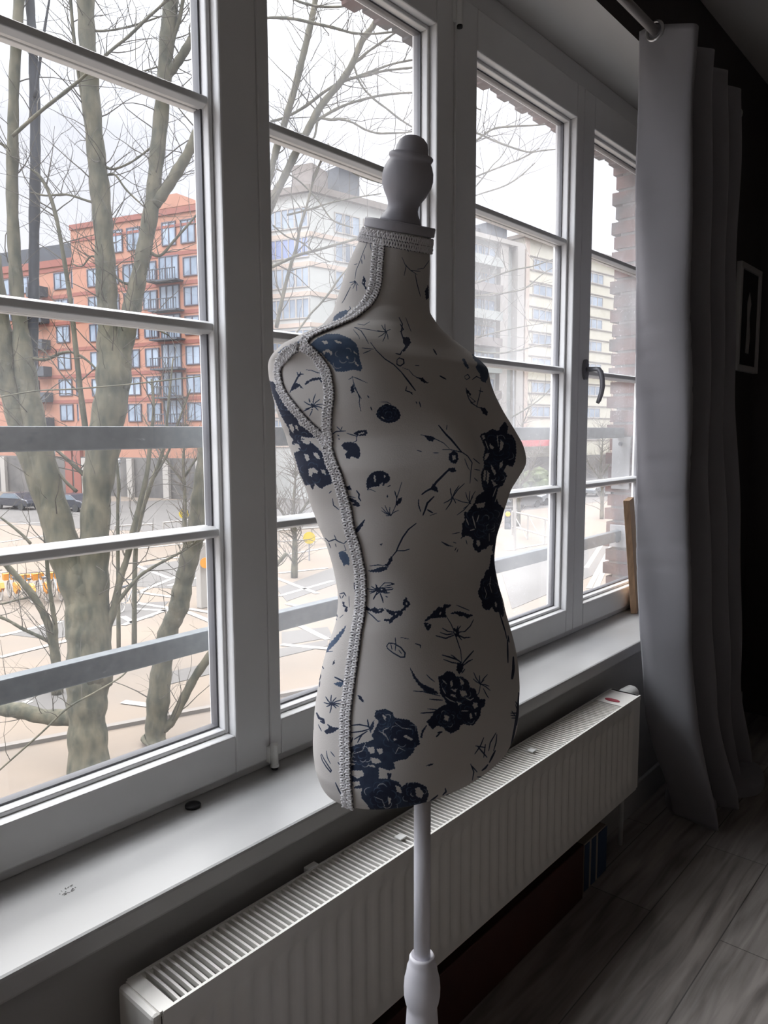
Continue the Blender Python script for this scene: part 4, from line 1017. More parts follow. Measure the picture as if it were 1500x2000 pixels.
def braid(uz, width, name='braid_trim', mirror=False, period=.0062):
    u_ = uz.copy()
    if mirror: u_[:, 0] = math.pi - u_[:, 0]
    q = body_pt(u_[:, 0], u_[:, 1]); ee = 2e-3
    du = body_pt(u_[:, 0] + ee, u_[:, 1]) - q; dz = body_pt(u_[:, 0], np.minimum(u_[:, 1] + 4e-4, SEC[-1, 0])) - body_pt(u_[:, 0], np.minimum(u_[:, 1] + 4e-4, SEC[-1, 0]) - 4e-4)
    nn = np.cross(du, dz); nn /= np.linalg.norm(nn, axis=1)[:, None] + 1e-12
    axp = np.c_[MC[0] + np.zeros(len(q)), MC[1] + np.zeros(len(q)), q[:, 2]]
    sg = np.sign(np.sum((q - axp) * nn, 1)); nn *= sg[:, None]
    for i in range(3): nn[:, i] = np.convolve(np.pad(nn[:, i], 6, mode='edge'), np.ones(13) / 13, 'valid')
    nn /= np.linalg.norm(nn, axis=1)[:, None]
    tt = np.gradient(q, axis=0); tt /= np.linalg.norm(tt, axis=1)[:, None] + 1e-12; bb = np.cross(nn, tt)
    s_ = np.concatenate([[0], np.cumsum(np.linalg.norm(np.diff(q, axis=0), axis=1))])
    core = MB(); cords = MB()
    vs2 = []
    for i in range(0, len(q), 3):
        for a, h in ((-1, .0002), (-.9, .0016), (0, .0022), (.9, .0016), (1, .0002)): vs2.append(q[i] + bb[i] * a * width / 2 + nn[i] * h)
    kq = len(vs2) // 5; core.add(vs2, [(i * 5 + j, i * 5 + j + 1, i * 5 + 6 + j, i * 5 + 5 + j) for i in range(kq - 1) for j in range(4)])
    for lane, ph in ((-.25, 0), (-.25, math.pi), (.25, 0.8), (.25, .8 + math.pi)):
        w_ = 2 * math.pi * s_ / period + ph
        off = lane * width + np.sin(w_) * width * .24; hh = .0024 + .0010 * np.cos(w_ * 2 + ph)
        cords.tube(list(q + bb * off[:, None] + nn * hh[:, None]), .00105, 5)
    o = cords.build(name, M['braid'], form, smooth=True); core.build('braid_backing', M['braidd'], o, smooth=True)
    return o
shoulder = [(741, 468), (740, 490), (737, 515), (736, 540), (732, 564), (719, 590), (700, 611), (678, 626), (653, 638), (625, 649), (600, 662), (588, 676)]
rearp = [(588, 676), (564, 688), (549, 705), (544, 722), (545, 740), (553, 765), (566, 786), (581, 803), (600, 825), (619, 842), (636, 862), (643, 876)]
frontp = [(588, 676), (607, 684), (621, 700), (633, 718), (641, 740), (644, 765), (643, 791), (640, 812), (639, 833), (641, 855), (643, 876)]
sidep = [(643, 872), (647, 897), (656, 923), (664, 950), (671, 972), (679, 1000), (687, 1043), (696, 1072), (703, 1107), (706, 1139), (706, 1171), (703, 1202), (698, 1234), (693, 1266), (688, 1298), (683, 1330), (679, 1362), (676, 1400), (676, 1440), (676, 1476), (678, 1524), (680, 1560), (682, 1580)]
paths = [smooth_path(p_) for p_ in (shoulder, rearp, frontp, sidep)]
for p_, w_ in zip(paths, (.0155, .0125, .0125, .0155)):
    braid(p_, w_); braid(p_, w_, mirror=True)
cu_ = np.stack([np.linspace(0, 2 * math.pi, 400), np.full(400, 1.6165)], 1)
braid(resample(cu_), .017)

# ---- neck cap, knob, pole
zt_ = 1.626; o_n = -.036
topc = np.array([MC[0] + o_n * MF[0], MC[1] + o_n * MF[1], zt_]); nax = np.array([-MF[0] * .0, 0, 0]) + np.array([MF[0] * .0, 0, 0])
ax_ = np.array([-.30 * MF[0] * -1 * -1, -.30 * MF[1] * -1 * -1, 1.0]); ax_ = np.array([MF[0] * .29 + MR[0] * .11, MF[1] * .29 + MR[1] * .11, 1.0]); ax_ /= np.linalg.norm(ax_)
MB().lathe([(.020, -.002), (.043, 0), (.0445, .001), (.0445, .010), (.0435, .0115), (.020, .012)], axis=ax_, origin=topc, n=64).build('neck_cap', M['finial'], form, smooth=False, bevel=.0004)
kb = [(.026, .011), (.0255, .015), (.0235, .019), (.0205, .024), (.0190, .029), (.0192, .034), (.0215, .040), (.0262, .048), (.0302, .058), (.0314, .068), (.0302, .078), (.0272, .086), (.0250, .0895), (.0262, .0915), (.0272, .094), (.0268, .0965), (.0245, .0985), (.0205, .0995), (.0200, .101), (.0195, .106), (.0168, .1135), (.0120, .1185), (.006, .121), (.0012, .1216)]
kb = [(r_, .011 + (h_ - .011) * .90) for r_, h_ in kb]
MB().lathe(kb, axis=ax_, origin=topc, n=56).build('finial_knob', M['finial'], form, smooth=True)
bbq = body_pt(np.linspace(0, 2 * math.pi, 48, endpoint=False), np.full(48, .9462)); bc_ = bbq.mean(0); bbq = bc_ + (bbq - bc_) * .93
MB().add(list(bbq - (0, 0, .0005)) + list(bbq - (0, 0, .006)), [tuple(range(48)), tuple(range(48, 96))[::-1]] + [(i, (i + 1) % 48, 48 + (i + 1) % 48, 48 + i) for i in range(48)]).build('base_board', M['cream'], form)
MB().lathe([(.0112, .60), (.0112, .945)], origin=(MC[0], MC[1], 0), n=32).build('pole', M['white'], form, smooth=True)
fb = [(.0125, .672), (.0150, .676), (.0172, .672), (.0178, .666), (.0185, .662), (.0205, .658), (.0212, .652), (.0240, .640), (.0249, .628), (.0245, .616), (.0225, .606), (.0205, .601), (.0208, .596), (.0225, .570), (.0262, .50), (.0290, .42), (.030, .34), (.030, .28), (.026, .25), (.016, .235)]
MB().lathe(fb, origin=(MC[0], MC[1], 0), n=56).build('turned_post', M['white'], form, smooth=True)
for k in range(3):
    a = math.radians(80 + 120 * k); dx, dy = math.cos(a), math.sin(a)
    pts = [(MC[0] + dx * r_, MC[1] + dy * r_, z_) for r_, z_ in ((.015, .33), (.06, .335), (.11, .27), (.155, .16), (.20, .07), (.235, .03), (.25, .022))]
    MB().tube(pts, [.016, .017, .016, .015, .015, .017, .018], 12).build('leg', M['white'], form, smooth=True)
# ================================================================== OUTSIDE
G = -5.2
gb = MB().box(-60, 260, 4.0, 260, G - .3, G); struct('ground', gb, M['pave'])
def gp(px, py, h=0.0): q = onZ(px, py, G + h); return q
def gpoly(pts, m, name, th=.02, **k):
    a = [gp(*p_) for p_ in pts]; b = [p_ + (0, 0, th) for p_ in a]; n_ = len(a)
    o = MB().add(a + b, [tuple(range(n_))[::-1], tuple(range(n_, 2 * n_))] + [(i, (i + 1) % n_, n_ + (i + 1) % n_, n_ + i) for i in range(n_)]).build(name, m); return o
# carriageway and darker areas
for i, pts in enumerate([
    [(-60, 1010), (-60, 985), (450, 975), (1400, 915), (1400, 955), (900, 1010), (450, 1045), (100, 1030)],
    [(250, 1145), (280, 1105), (420, 1085), (470, 1100), (470, 1135), (340, 1150)],
    [(20, 1240), (240, 1180), (330, 1175), (300, 1205), (100, 1250)],
    [(60, 1330), (130, 1300), (140, 1395), (20, 1390), (-40, 1365)],
    [(540, 1150), (660, 1105), (700, 1125), (560, 1175)],
    [(550, 1235), (640, 1225), (650, 1245), (550, 1262)],
    [(300, 1320), (480, 1280), (640, 1250), (640, 1262), (480, 1300), (300, 1345)],
    [(980, 1120), (1100, 1080), (1200, 1060), (1240, 1090), (1000, 1190)]]):
    struct('trim_%d' % (i + 10), MB(), M['asph']) if False else tag(gpoly(pts, M['asph'], 'ground_asphalt', .012 + .001 * i), kind='structure')
# painted road lines
lines = [((265, 1105), (330, 1130)), ((330, 1145), (470, 1105)), ((265, 1160), (350, 1125)), ((265, 1157), (345, 1168)), ((262, 1178), (340, 1190)), ((262, 1190), (345, 1195)),
         ((240, 1222), (330, 1190)), ((0, 1060), (120, 1042)), ((-20, 1028), (90, 1020)), ((0, 1092), (100, 1080)), ((366, 1196), (412, 1215)), ((370, 1190), (415, 1198)), ((240, 1205), (262, 1218)),
         ((0, 1118), (110, 1130)), ((0, 1243), (120, 1215)), ((0, 1285), (160, 1245)), ((0, 1395), (60, 1370)), ((240, 1372), (300, 1380)), ((540, 1130), (620, 1160)), ((545, 1165), (650, 1135)),
         ((550, 1205), (640, 1250)), ((545, 1120), (640, 1110)), ((560, 1180), (640, 1198)), ((550, 1260), (640, 1268)), ((990, 1075), (1080, 1060)), ((985, 1105), (1060, 1090)), ((1150, 1180), (1190, 1090)),
         ((1150, 1150), (1195, 1065)), ((1145, 1110), (1190, 1040)), ((1010, 1030), (1090, 1055)), ((250, 1060), (330, 1048)), ((240, 1075), (420, 1056)), ((290, 1095), (470, 1078)), ((555, 1085), (640, 1070))]
for i, (a, b) in enumerate(lines):
    A, B = gp(*a), gp(*b); d_ = (B - A); L_ = np.linalg.norm(d_); d_ /= L_; s_ = np.array([-d_[1], d_[0], 0]) * .11
    o = MB().obox(A - s_ + (0, 0, .02), d_ * L_, 2 * s_, (0, 0, .006)).build('road_line', M['line'])
    tag(o, 'thin white painted line on the paved street crossing below the window', 'road line', 'white lines painted on the street')
# kerb running along the pavement nearest the house
A, B = gp(-40, 1475), gp(640, 1345); d_ = B - A
struct('trim_kerb', MB().obox(A, d_, np.array([-d_[1], d_[0], 0]) / np.linalg.norm(d_) * .18, (0, 0, .09)), M['kerb'])

# ---- buildings -----------------------------------------------------------------
class Fac:
    """vertical facade through pixel (px,py) at forward distance d, running along the horizontal direction of vanishing pixel vp"""
    def __init__(s, px, py, d, vp, flip=1):
        s.o = P(px, py, d); s.o[2] = G; e = ray(*vp) * flip; e[2] = 0; s.e = e / np.linalg.norm(e); s.n = np.array([s.e[1], -s.e[0], 0])
        if s.n.dot(-s.o) < 0: s.n = -s.n
    def sh(s, px, py):
        r = ray(px, py); t = (s.o - EYE).dot(s.n) / r.dot(s.n); q = EYE + r * t; return (q - s.o).dot(s.e), q[2] - G
    def box(s, mb, s0, s1, h0, h1, d0=-.1, d1=.05, mi=0):
        return mb.obox(s.o + s.e * s0 + np.array([0, 0, h0]) + s.n * d0, s.e * (s1 - s0), s.n * (d1 - d0), (0, 0, h1 - h0), mi)
def window(F, parent, s, h, w_=1.3, hh=1.6, fm='winframe', pm='pane', bars=1, d=0.0):
    g = MB(); t = .10
    F.box(g, s - w_ / 2, s + w_ / 2, h - hh / 2, h - hh / 2 + t, d, d + .12); F.box(g, s - w_ / 2, s + w_ / 2, h + hh / 2 - t, h + hh / 2, d, d + .12)
    F.box(g, s - w_ / 2, s - w_ / 2 + t, h - hh / 2 + t, h + hh / 2 - t, d, d + .12); F.box(g, s + w_ / 2 - t, s + w_ / 2, h - hh / 2 + t, h + hh / 2 - t, d, d + .12)
    for k in range(bars):
        c = s - w_ / 2 + w_ * (k + 1) / (bars + 1); F.box(g, c - .05, c + .05, h - hh / 2 + t, h + hh / 2 - t, d, d + .11)
    o = g.build('window', M[fm], parent)
    F.box(MB(), 0, 0, 0, 0)
    g = MB(); F.box(g, s - w_ / 2 + t, s + w_ / 2 - t, h - hh / 2 + t, h + hh / 2 - t, d, d + .05); g.build('pane', M[pm], o)
    return o
# orange brick block of flats
FR = Fac(165, 965, 80, (-2400, 850), -1)
ob = empty('apartment_building', FR.o, 'orange brick apartment block behind the bare trees on the left', 'building')
s0 = FR.sh(-260, 700)[0]; s1 = FR.sh(452, 700)[0]; hL = FR.sh(150, 502)[1]; hT = FR.sh(200, 432)[1]
g = MB(); FR.box(g, s0, 0, 0, hL, -12, 0); FR.box(g, 0, s1, 0, hT, -12, .25); sa, sb_ = FR.sh(296, 500)[0], FR.sh(392, 500)[0]
FR.box(g, sa, s1, hT, FR.sh(330, 408)[1], -9, .25)
mid = (sa + sb_) / 2; hp = FR.sh(330, 408)[1]
g.prism([(sa - .5, 0), (sb_ + .5, 0), (mid + .6, 1.2), (mid - .6, 1.2)], FR.e, (0, 0, 1), FR.o + np.array([0, 0, hp]) + FR.n * .3, -FR.n * 6)
g.build('wall', M['orange'], ob)
g = MB(); g.prism([(s0, 0), (0, 0), (0, 1.7), (s0, 1.7)], FR.e, (0, 0, 1), FR.o + np.array([0, 0, hL]) + FR.n * -.6, -FR.n * 9); g.build('roof', M['roofd'], ob)
hs = [FR.sh(124, y)[1] for y in (548, 601, 653, 706, 757, 806)]; dh = (hs[0] - hs[-1]) / 5
g = MB()
for h in hs: FR.box(g, s0, 0, h + dh * .36, h + dh * .36 + .35, 0, .06); FR.box(g, 0, s1, h + dh * .36, h + dh * .36 + .35, .25, .31)
FR.box(g, s0, 0, hL - .7, hL, 0, .16); FR.box(g, 0, s1, hT - .5, hT, .25, .42); FR.box(g, 0, s1, hT - 1.7, hT - 1.45, .25, .34)
g.build('brick_bands', M['orband'], ob)
for j, h in enumerate(hs):
    for px in (-190, -150, -80, -40, 24, 60, 124, 158):
        s_ = FR.sh(px + 0.045 * (FR.sh(0, 0)[0] * 0), 653)[0]
        window(FR, ob, s_, h, 1.9, 1.75)
    for px in (192, 227, 262, 300, 380, 425): window(FR, ob, FR.sh(px, 653)[0], h - .15, 1.75, 1.8, d=.25)
for px in (232, 266, 335, 372, 425):
    window(FR, ob, FR.sh(px, 500)[0], FR.sh(250, 470)[1], 1.7, 2.2, d=.25)
bx_ = FR.sh(338, 653)[0]
for j, h in enumerate(hs):
    g = MB(); FR.box(g, bx_ - 1.7, bx_ + 1.7, h - 1.5, h - 1.35, .25, 1.5)
    for k in range(12): FR.box(g, bx_ - 1.65 + k * .3, bx_ - 1.6 + k * .3, h - 1.35, h - .4, 1.42, 1.47)
    FR.box(g, bx_ - 1.7, bx_ + 1.7, h - .42, h - .34, 1.4, 1.5); g.build('balcony', M['darkg'], ob); window(FR, ob, bx_, h - .1, 2.4, 2.3, d=.25, bars=2)
bx_ = FR.sh(86, 653)[0]
for j, h in enumerate(hs):
    g = MB(); FR.box(g, bx_ - 1.1, bx_ + .9, h - 1.5, h - .5, 0, 1.1); g.build('balcony', M['darkg'], ob)
g = MB(); FR.box(g, s0, s1, 0, 4.0, .25, .6); g.build('shop_base', M['shop'], ob)
g = MB()
for px in (-60, 20, 95, 178, 266, 336, 400): q_ = FR.sh(px, 930)[0]; FR.box(g, q_ - .35, q_ + .35, 0, 3.9, .6, .95)
tag(g.build('pale_pillars', M['line'], ob), 'white ground floor pillars')
g = MB()
for px in (143, 160): q_ = FR.sh(px, 900)[0]; FR.box(g, q_ - .5, q_ + .5, 0, 6.2, .3, .7)
g.build('red_panels', M['orband'], ob)

# pale grey block
FA = Fac(612, 975, 73, (2400, 838)); FAl = Fac(612, 975, 73, (-2400, 850), -1)
pb = empty('grey_apartment_building', FA.o, 'pale grey apartment block with peach bands seen left of the dress form', 'building')
sR = FA.sh(790, 800)[0]; sLf = FAl.sh(500, 700)[0]; hA = FA.sh(620, 380)[1]
g = MB(); FA.box(g, 0, sR, 0, hA, -14, 0); FAl.box(g, sLf, 0, 0, hA, -10, 0)
g.build('wall', M['greyw'], pb)
g = MB(); FA.box(g, -.3, sR, hA, hA + .6, -14, .5); FAl.box(g, sLf, .3, hA, hA + .6, -10, .5); g.build('roof_slab', M['bandl'], pb)
g = MB(); a0 = FA.sh(675, 385)[0]; FA.box(g, a0, a0 + 2.6, hA, hA + 3.6, -4, -1); g.build('chimney', M['darkg'], pb)
g = MB(); a0 = FAl.sh(560, 385)[0]; FAl.box(g, a0, a0 + 2.2, hA, hA + 3.0, -4, -1); a0 = FAl.sh(575, 385)[0]; g.build('chimney', M['balc'], pb)
ya = [488, 545, 605, 665, 722, 780, 838]; hh_ = [FA.sh(640, y)[1] for y in ya]; hh_ = [hh_[0] + (hh_[0] - hh_[1])] + hh_
g = MB()
for h in hh_: FA.box(g, 0, sR, h - 1.75, h - 1.35, 0, .12); FAl.box(g, sLf, 0, h - 1.75, h - 1.35, 0, .12)
g.build('peach_bands', M['peach'], pb)
for i, h in enumerate(hh_):
    for px in (517, 541, 566, 592): window(FAl, pb, FAl.sh(px, 600)[0], h, 1.5, 1.9, 'line', 'paneb' if i == 1 else 'pane')
    for px in (670, 688, 725, 760): window(FA, pb, FA.sh(px, 600)[0], h, 2.0, 1.9, 'line', 'pane')
# greenish block with balconies
gbld = empty('balcony_building', FA.o + FA.e * FA.sh(900, 800)[0], 'grey-green apartment block with stacked balconies, half hidden by the dress form', 'building')
b0, b1 = FA.sh(800, 800)[0], FA.sh(1012, 800)[0]; hB = FA.sh(930, 466)[1]
g = MB(); FA.box(g, b0, b1, 0, hB, -14, 0); g.build('wall', M['greenw'], gbld)
g = MB(); FA.box(g, b0, b1, hB, hB + .5, -14, .8); g.build('roof_slab', M['line'], gbld)
g = MB(); p0, p1_ = FA.sh(963, 460)[0], FA.sh(1003, 460)[0]; FA.box(g, p0, p1_, hB + .5, FA.sh(975, 434)[1], -7, -1); FA.box(g, b0 + 4, p0, hB + .5, hB + 2.0, -8, -2); g.build('penthouse', M['darkg'], gbld)
nf = 8; dh2 = 3.0
for k in range(nf):
    h = hB - 1.6 - dh2 * k
    g = MB(); FA.box(g, b0 + 1, b1 - 5, h - 1.45, h - .45, 0, 1.5); g.build('balcony', M['balc'] if k % 2 else M['greenw'], gbld)
    for j in range(6):
        q_ = b0 + 3 + j * (b1 - b0 - 7) / 6; window(FA, gbld, q_, h, 2.4, 2.1, 'line', 'pane')
g = MB(); FA.box(g, b1 - 4.4, b1 - 3.0, 0, hB, 0, .6); FA.box(g, b1 - 1.6, b1 - .3, 0, hB, 0, .9); g.build('stair_strips', M['line'], gbld)
# cream tower
ct = empty('cream_tower_block', FA.o + FA.e * FA.sh(1100, 800)[0], 'cream clad tower block with dark joint lines, seen through the two right panes', 'building')
c0, c1 = b1 + .5, FA.sh(1290, 700)[0]; hC = FA.sh(1040, 470)[1]
g = MB(); FA.box(g, c0, c1, 0, hC, -14, .3); g.build('wall', M['creamw'], ct)
g = MB(); FA.box(g, c0 - .6, c1, hC, hC + .4, -14, 1.0); g.build('roof_slab', M['bandl'], ct)
yw = [566, 613, 659, 705, 752, 803]; dW = (FA.sh(1045, 566)[1] - FA.sh(1035, 803)[1]) / 5; hw0 = FA.sh(1042, 566)[1]
g = MB(); gw = MB()
for k in range(8):
    h = hw0 + dW * 1 - dW * k
    FA.box(g, c0, c1, h - dW * .27, h - dW * .27 + .12, .3, .42); FA.box(g, c0, c1, h + dW * .27, h + dW * .27 + .12, .3, .42)
    for q_ in (c0 + 4.2, c0 + 14.5, c0 + 26, c0 + 33.0):
        if q_ < c1 - 2: window(FA, ct, q_, h, 5.2, 1.35, 'line', 'pane', 3, d=.3)
g.build('joint_lines', M['bandl'], ct)
g = MB(); FA.box(g, c0, c0 + .7, 0, hC, .3, .5); FA.box(g, c0 + 9, c0 + 9.5, 0, hC, .3, .45); FA.box(g, c0 + 20, c0 + 20.6, 0, hC, .3, .45); g.build('pale_pilasters', M['peach'], ct)
g = MB(); FA.box(g, c0, c1, 0, 3.2, .3, .6); g.build('shop_base', M['shop'], ct)
g = MB(); h = FA.sh(1045, 863)[1]; FA.box(g, c0 - 3, FA.sh(1090, 863)[0], h - .5, h + .5, .6, 2.0); aw = g.build('red_awning', M['awn'], ct)
q = FA.o + FA.e * FA.sh(1053, 866)[0] + FA.n * 2.2; q[2] = G + FA.sh(1053, 866)[1]
MB().lathe([(.02, 0), (.85, 0), (.85, .15), (.02, .15)], axis=FA.n, origin=q, n=24).build('round_sign', M['awn'], ct)
# low hedge and parked cars in front of the tower
q0, q1 = P(1000, 905, 70), P(1085, 900, 72); q0[2] = q1[2] = G
rnd = random.Random(8); g = MB()
for k in range(40):
    c = q0 + (q1 - q0) * rnd.random() + np.array([rnd.uniform(-.8, .8), rnd.uniform(-.8, .8), rnd.uniform(.6, 2.4)]); r_ = rnd.uniform(.5, .9)
    g.lathe([(r_ * .1, -r_), (r_ * .7, -r_ * .7), (r_, 0), (r_ * .7, r_ * .7), (r_ * .1, r_)], origin=c, n=7)
tag(g.build('hedge', M['bus']), 'green hedge in front of the tower block, right of the dress form', 'hedge')

# ---- cars ------------------------------------------------------------------
def car(px, py, yaw, paint, label, group=None):
    o = gp(px, py); root = empty('parked_car', o, label, 'car', group)
    c, s = math.cos(yaw), math.sin(yaw); ex = np.array([c, s, 0]); ey = np.array([-s, c, 0]); ez = np.array([0, 0, 1.])
    body = [(-2.15, .35), (-2.2, .7), (-1.95, .92), (-1.45, .98), (-.75, 1.42), (.65, 1.44), (1.35, 1.0), (2.05, .86), (2.2, .6), (2.15, .32)]
    MB().prism(body, ex, ez, o - ey * .85, ey * 1.7).build('car_body', paint, root, bevel=.08)
    gl_ = MB(); gl_.prism([(-1.30, 1.0), (-.72, 1.36), (.60, 1.38), (1.18, 1.0)], ex, ez, o - ey * .865, ey * 1.73); gl_.build('side_windows', M['cargl'], root)
    for sx in (-1.35, 1.35):
        for sy in (-1, 1): MB().lathe([(.12, -.1), (.32, -.1), (.33, .1), (.12, .1)], axis=ey, origin=o + ex * sx + ey * sy * .78 + ez * .33, n=18).build('wheel', M['tyre'], root)
ang = math.atan2(FR.e[1], FR.e[0]); angA = math.atan2(FA.e[1], FA.e[0])
car(36, 994, ang, M['carb'], 'black car parked at the left edge of the view, beyond the bikes')
car(140, 997, ang + math.pi, M['carb'], 'black car between the left tree trunks')
car(1015, 992, angA, M['carg'], 'grey car beside the dress form, parked before the hedge'); car(1070, 984, angA, M['carw'], 'pale car parked before the hedge, near the window frame')
car(1170, 968, angA, M['carw'], 'pale car seen below the window handle')

# ---- share bikes --------------------------------------------------------------
def bike(px, py, yaw, label, orange=True, group=None):
    o = gp(px, py); root = empty('bicycle', o, label, 'bicycle', group); c, s = math.cos(yaw), math.sin(yaw)
    ex = np.array([c, s, 0]); ey = np.array([-s, c, 0]); ez = np.array([0, 0, 1.])
    at = lambda x, z, y=0: o + ex * x + ez * z + ey * y
    for x in (-.55, .55):
        tt_ = np.linspace(0, 2 * math.pi, 25); g = MB(); g.tube([at(x + .32 * math.cos(a), .34 + .32 * math.sin(a)) for a in tt_], .025, 6, cap=False)
        for k in range(8): a = k * math.pi / 8; g.tube([at(x - .31 * math.cos(a), .34 - .31 * math.sin(a)), at(x + .31 * math.cos(a), .34 + .31 * math.sin(a))], .006, 4)
        g.build('wheel', M['line'], root)
    g = MB(); g.tube([at(-.55, .34), at(-.1, .32), at(-.2, .85)], .022, 6); g.tube([at(-.1, .32), at(.42, .78)], .028, 6); g.tube([at(.55, .34), at(.38, .95)], .022, 6); g.build('bike_frame', M['polem'], root)
    g = MB(); g.tube([at(.38, .95), at(.34, 1.05)], .018, 6); g.tube([at(.3, 1.06, -.28), at(.36, 1.05, 0), at(.3, 1.06, .28)], .016, 6); g.build('handlebar', M['darkg'], root)
    MB().prism([(-.35, .88), (-.08, .90), (-.08, .94), (-.35, .95)], ex, ez, o - ey * .06, ey * .12).build('saddle', M['darkg'], root, bevel=.01)
    if orange:
        g = MB(); g.prism([(-.95, .55), (-.85, .75), (-.55, .80), (-.3, .70), (-.4, .42), (-.7, .36)], ex, ez, o - ey * .07, ey * .14); g.build('skirt_guard', M['or'], root)
        g = MB(); g.obox(at(.42, .72, -.2), ex * .3, ey * .4, ez * .26); g.build('basket', M['or'], root)
ba = math.atan2(_X[1], _X[0]) * 0 + .15
for k, (px, py) in enumerate(((-4, 1168), (26, 1171), (56, 1174), (84, 1171), (112, 1169), (138, 1166))):
    bike(px, py, ba + 1.25 + .05 * math.sin(k * 3), '%s of the six white and orange share bikes at the left edge' % ('leftmost', 'second from the left', 'third from the left', 'fourth from the left', 'fifth from the left', 'rightmost')[k], True, 'share bikes parked in a row at the left')
bike(252, 1190, .55, 'bicycle with white wheels standing alone beside the tree trunks', False)

# ---- barriers, signs, light ------------------------------------------------------
def barrier(px0, py0, px1, py1, label, n_=4, h=1.0):
    A, B = gp(px0, py0), gp(px1, py1); root = empty('crossing_barrier', A, label, 'barrier')
    g = MB(); up = np.array([0, 0, 1.])
    g.tube([A + up * h, B + up * h], .05, 8); g.tube([A + up * h * .35, B + up * h * .35], .035, 8); g.build('rails', M['line'], root)
    for k in range(n_):
        q = A + (B - A) * k / (n_ - 1); MB().tube([q, q + up * h], .045, 8).build('post', M['line'], root)
    g = MB()
    for k in range(n_ - 1): q = A + (B - A) * k / (n_ - 1); q2 = A + (B - A) * (k + 1) / (n_ - 1); g.tube([q + up * h, q2], .03, 6)
    g.build('brace', M['line'], root)
barrier(320, 1052, 420, 1040, 'white barrier by the yellow sign, seen between tree trunks', 4)
barrier(1000, 1045, 1100, 1075, 'white crossing barrier beside the traffic light', 4, 1.5)
barrier(545, 1070, 640, 1062, 'white barrier on the street left of the dress form', 4)
barrier(225, 1060, 300, 1055, 'white barrier behind the middle tree trunks', 3)
def sign(px, py, yb, label, d=None):
    b = gp(px, yb); r = ray(px, py); t = math.hypot(b[0], b[1]) / math.hypot(r[0], r[1]); c = EYE + r * t; root = empty('yellow_sign', b, label, 'sign')
    MB().tube([b, c], .04, 8).build('sign_post', M['polem'], root)
    v_ = np.array([-c[0], -c[1], 0]); v_ /= np.linalg.norm(v_)
    MB().lathe([(.05, 0), (.30, 0), (.31, .04), (.05, .05)], axis=v_, origin=c + v_ * .05, n=28).build('sign_disc', M['yel'], root)
sign(359, 1003, 1045, 'round yellow sign beside the right leaning tree trunk'); sign(604, 1050, 1095, 'round yellow sign just left of the waist of the dress form')
# ticket column
b = gp(404, 1185); root = empty('info_column', b, 'tall white street column with an orange patch, at the edge of the left pane', 'street column')
MB().box(b[0] - .35, b[0] + .35, b[1] - .15, b[1] + .15, G, G + 2.5).build('column_body', M['line'], root, bevel=.03)
v_ = np.array([-b[0], -b[1], 0]); v_ /= np.linalg.norm(v_)
MB().lathe([(.02, 0), (.2, 0), (.2, .04), (.02, .04)], axis=v_, origin=b + v_ * .40 + np.array([0, 0, 1.75]), n=24).build('orange_patch', M['or'], root)
# traffic light
b = gp(1005, 1075); r = ray(1005, 985); t = math.hypot(b[0], b[1]) / math.hypot(r[0], r[1]); top = EYE + r * t
root = empty('traffic_light', b, 'traffic light glowing amber on a white pole beside the bust of the dress form', 'traffic light')
MB().tube([b, top + np.array([0, 0, .5])], .09, 12).build('light_pole', M['line'], root)
r = ray(992, 1004); c = EYE + r * (math.hypot(b[0], b[1]) - .25) / math.hypot(r[0], r[1]); v_ = np.array([-c[0], -c[1], 0]); v_ /= np.linalg.norm(v_); sd_ = np.array([-v_[1], v_[0], 0])
MB().obox(c - sd_ * .18 - v_ * .25 + np.array([0, 0, -.85]), sd_ * .36, v_ * .22, (0, 0, 1.1)).build('light_head', M['darkg'], root, bevel=.03)
MB().lathe([(.01, .05), (.10, .04), (.135, 0), (.135, -.04), (.01, -.04)], axis=v_, origin=c, n=24).build('amber_lens', M['lamp'], root, smooth=True)
for zz in (-.33, -.62): MB().lathe([(.01, .02), (.12, .01), (.12, -.03), (.01, -.03)], axis=v_, origin=c + np.array([0, 0, zz]), n=20).build('dark_lens', M['carg'], root)
for (px, yt, yb, lab) in ((106, 862, 1010, 'grey lamp post between the two left trunks'), (1003, 715, 960, 'slim grey lamp post in front of the tower block'), (233, 905, 1000, 'pale post behind the middle tree trunk')):
    b = gp(px, yb); r = ray(px, yt); t = math.hypot(b[0], b[1]) / math.hypot(r[0], r[1]); c = EYE + r * t
    MB_ = MB().tube([b, c], [.11, .07], 10); MB_.lathe([(.02, 0), (.14, .05), (.14, .3), (.02, .4)], origin=c, n=10); tag(MB_.build('street_post', M['polem']), lab, 'post')

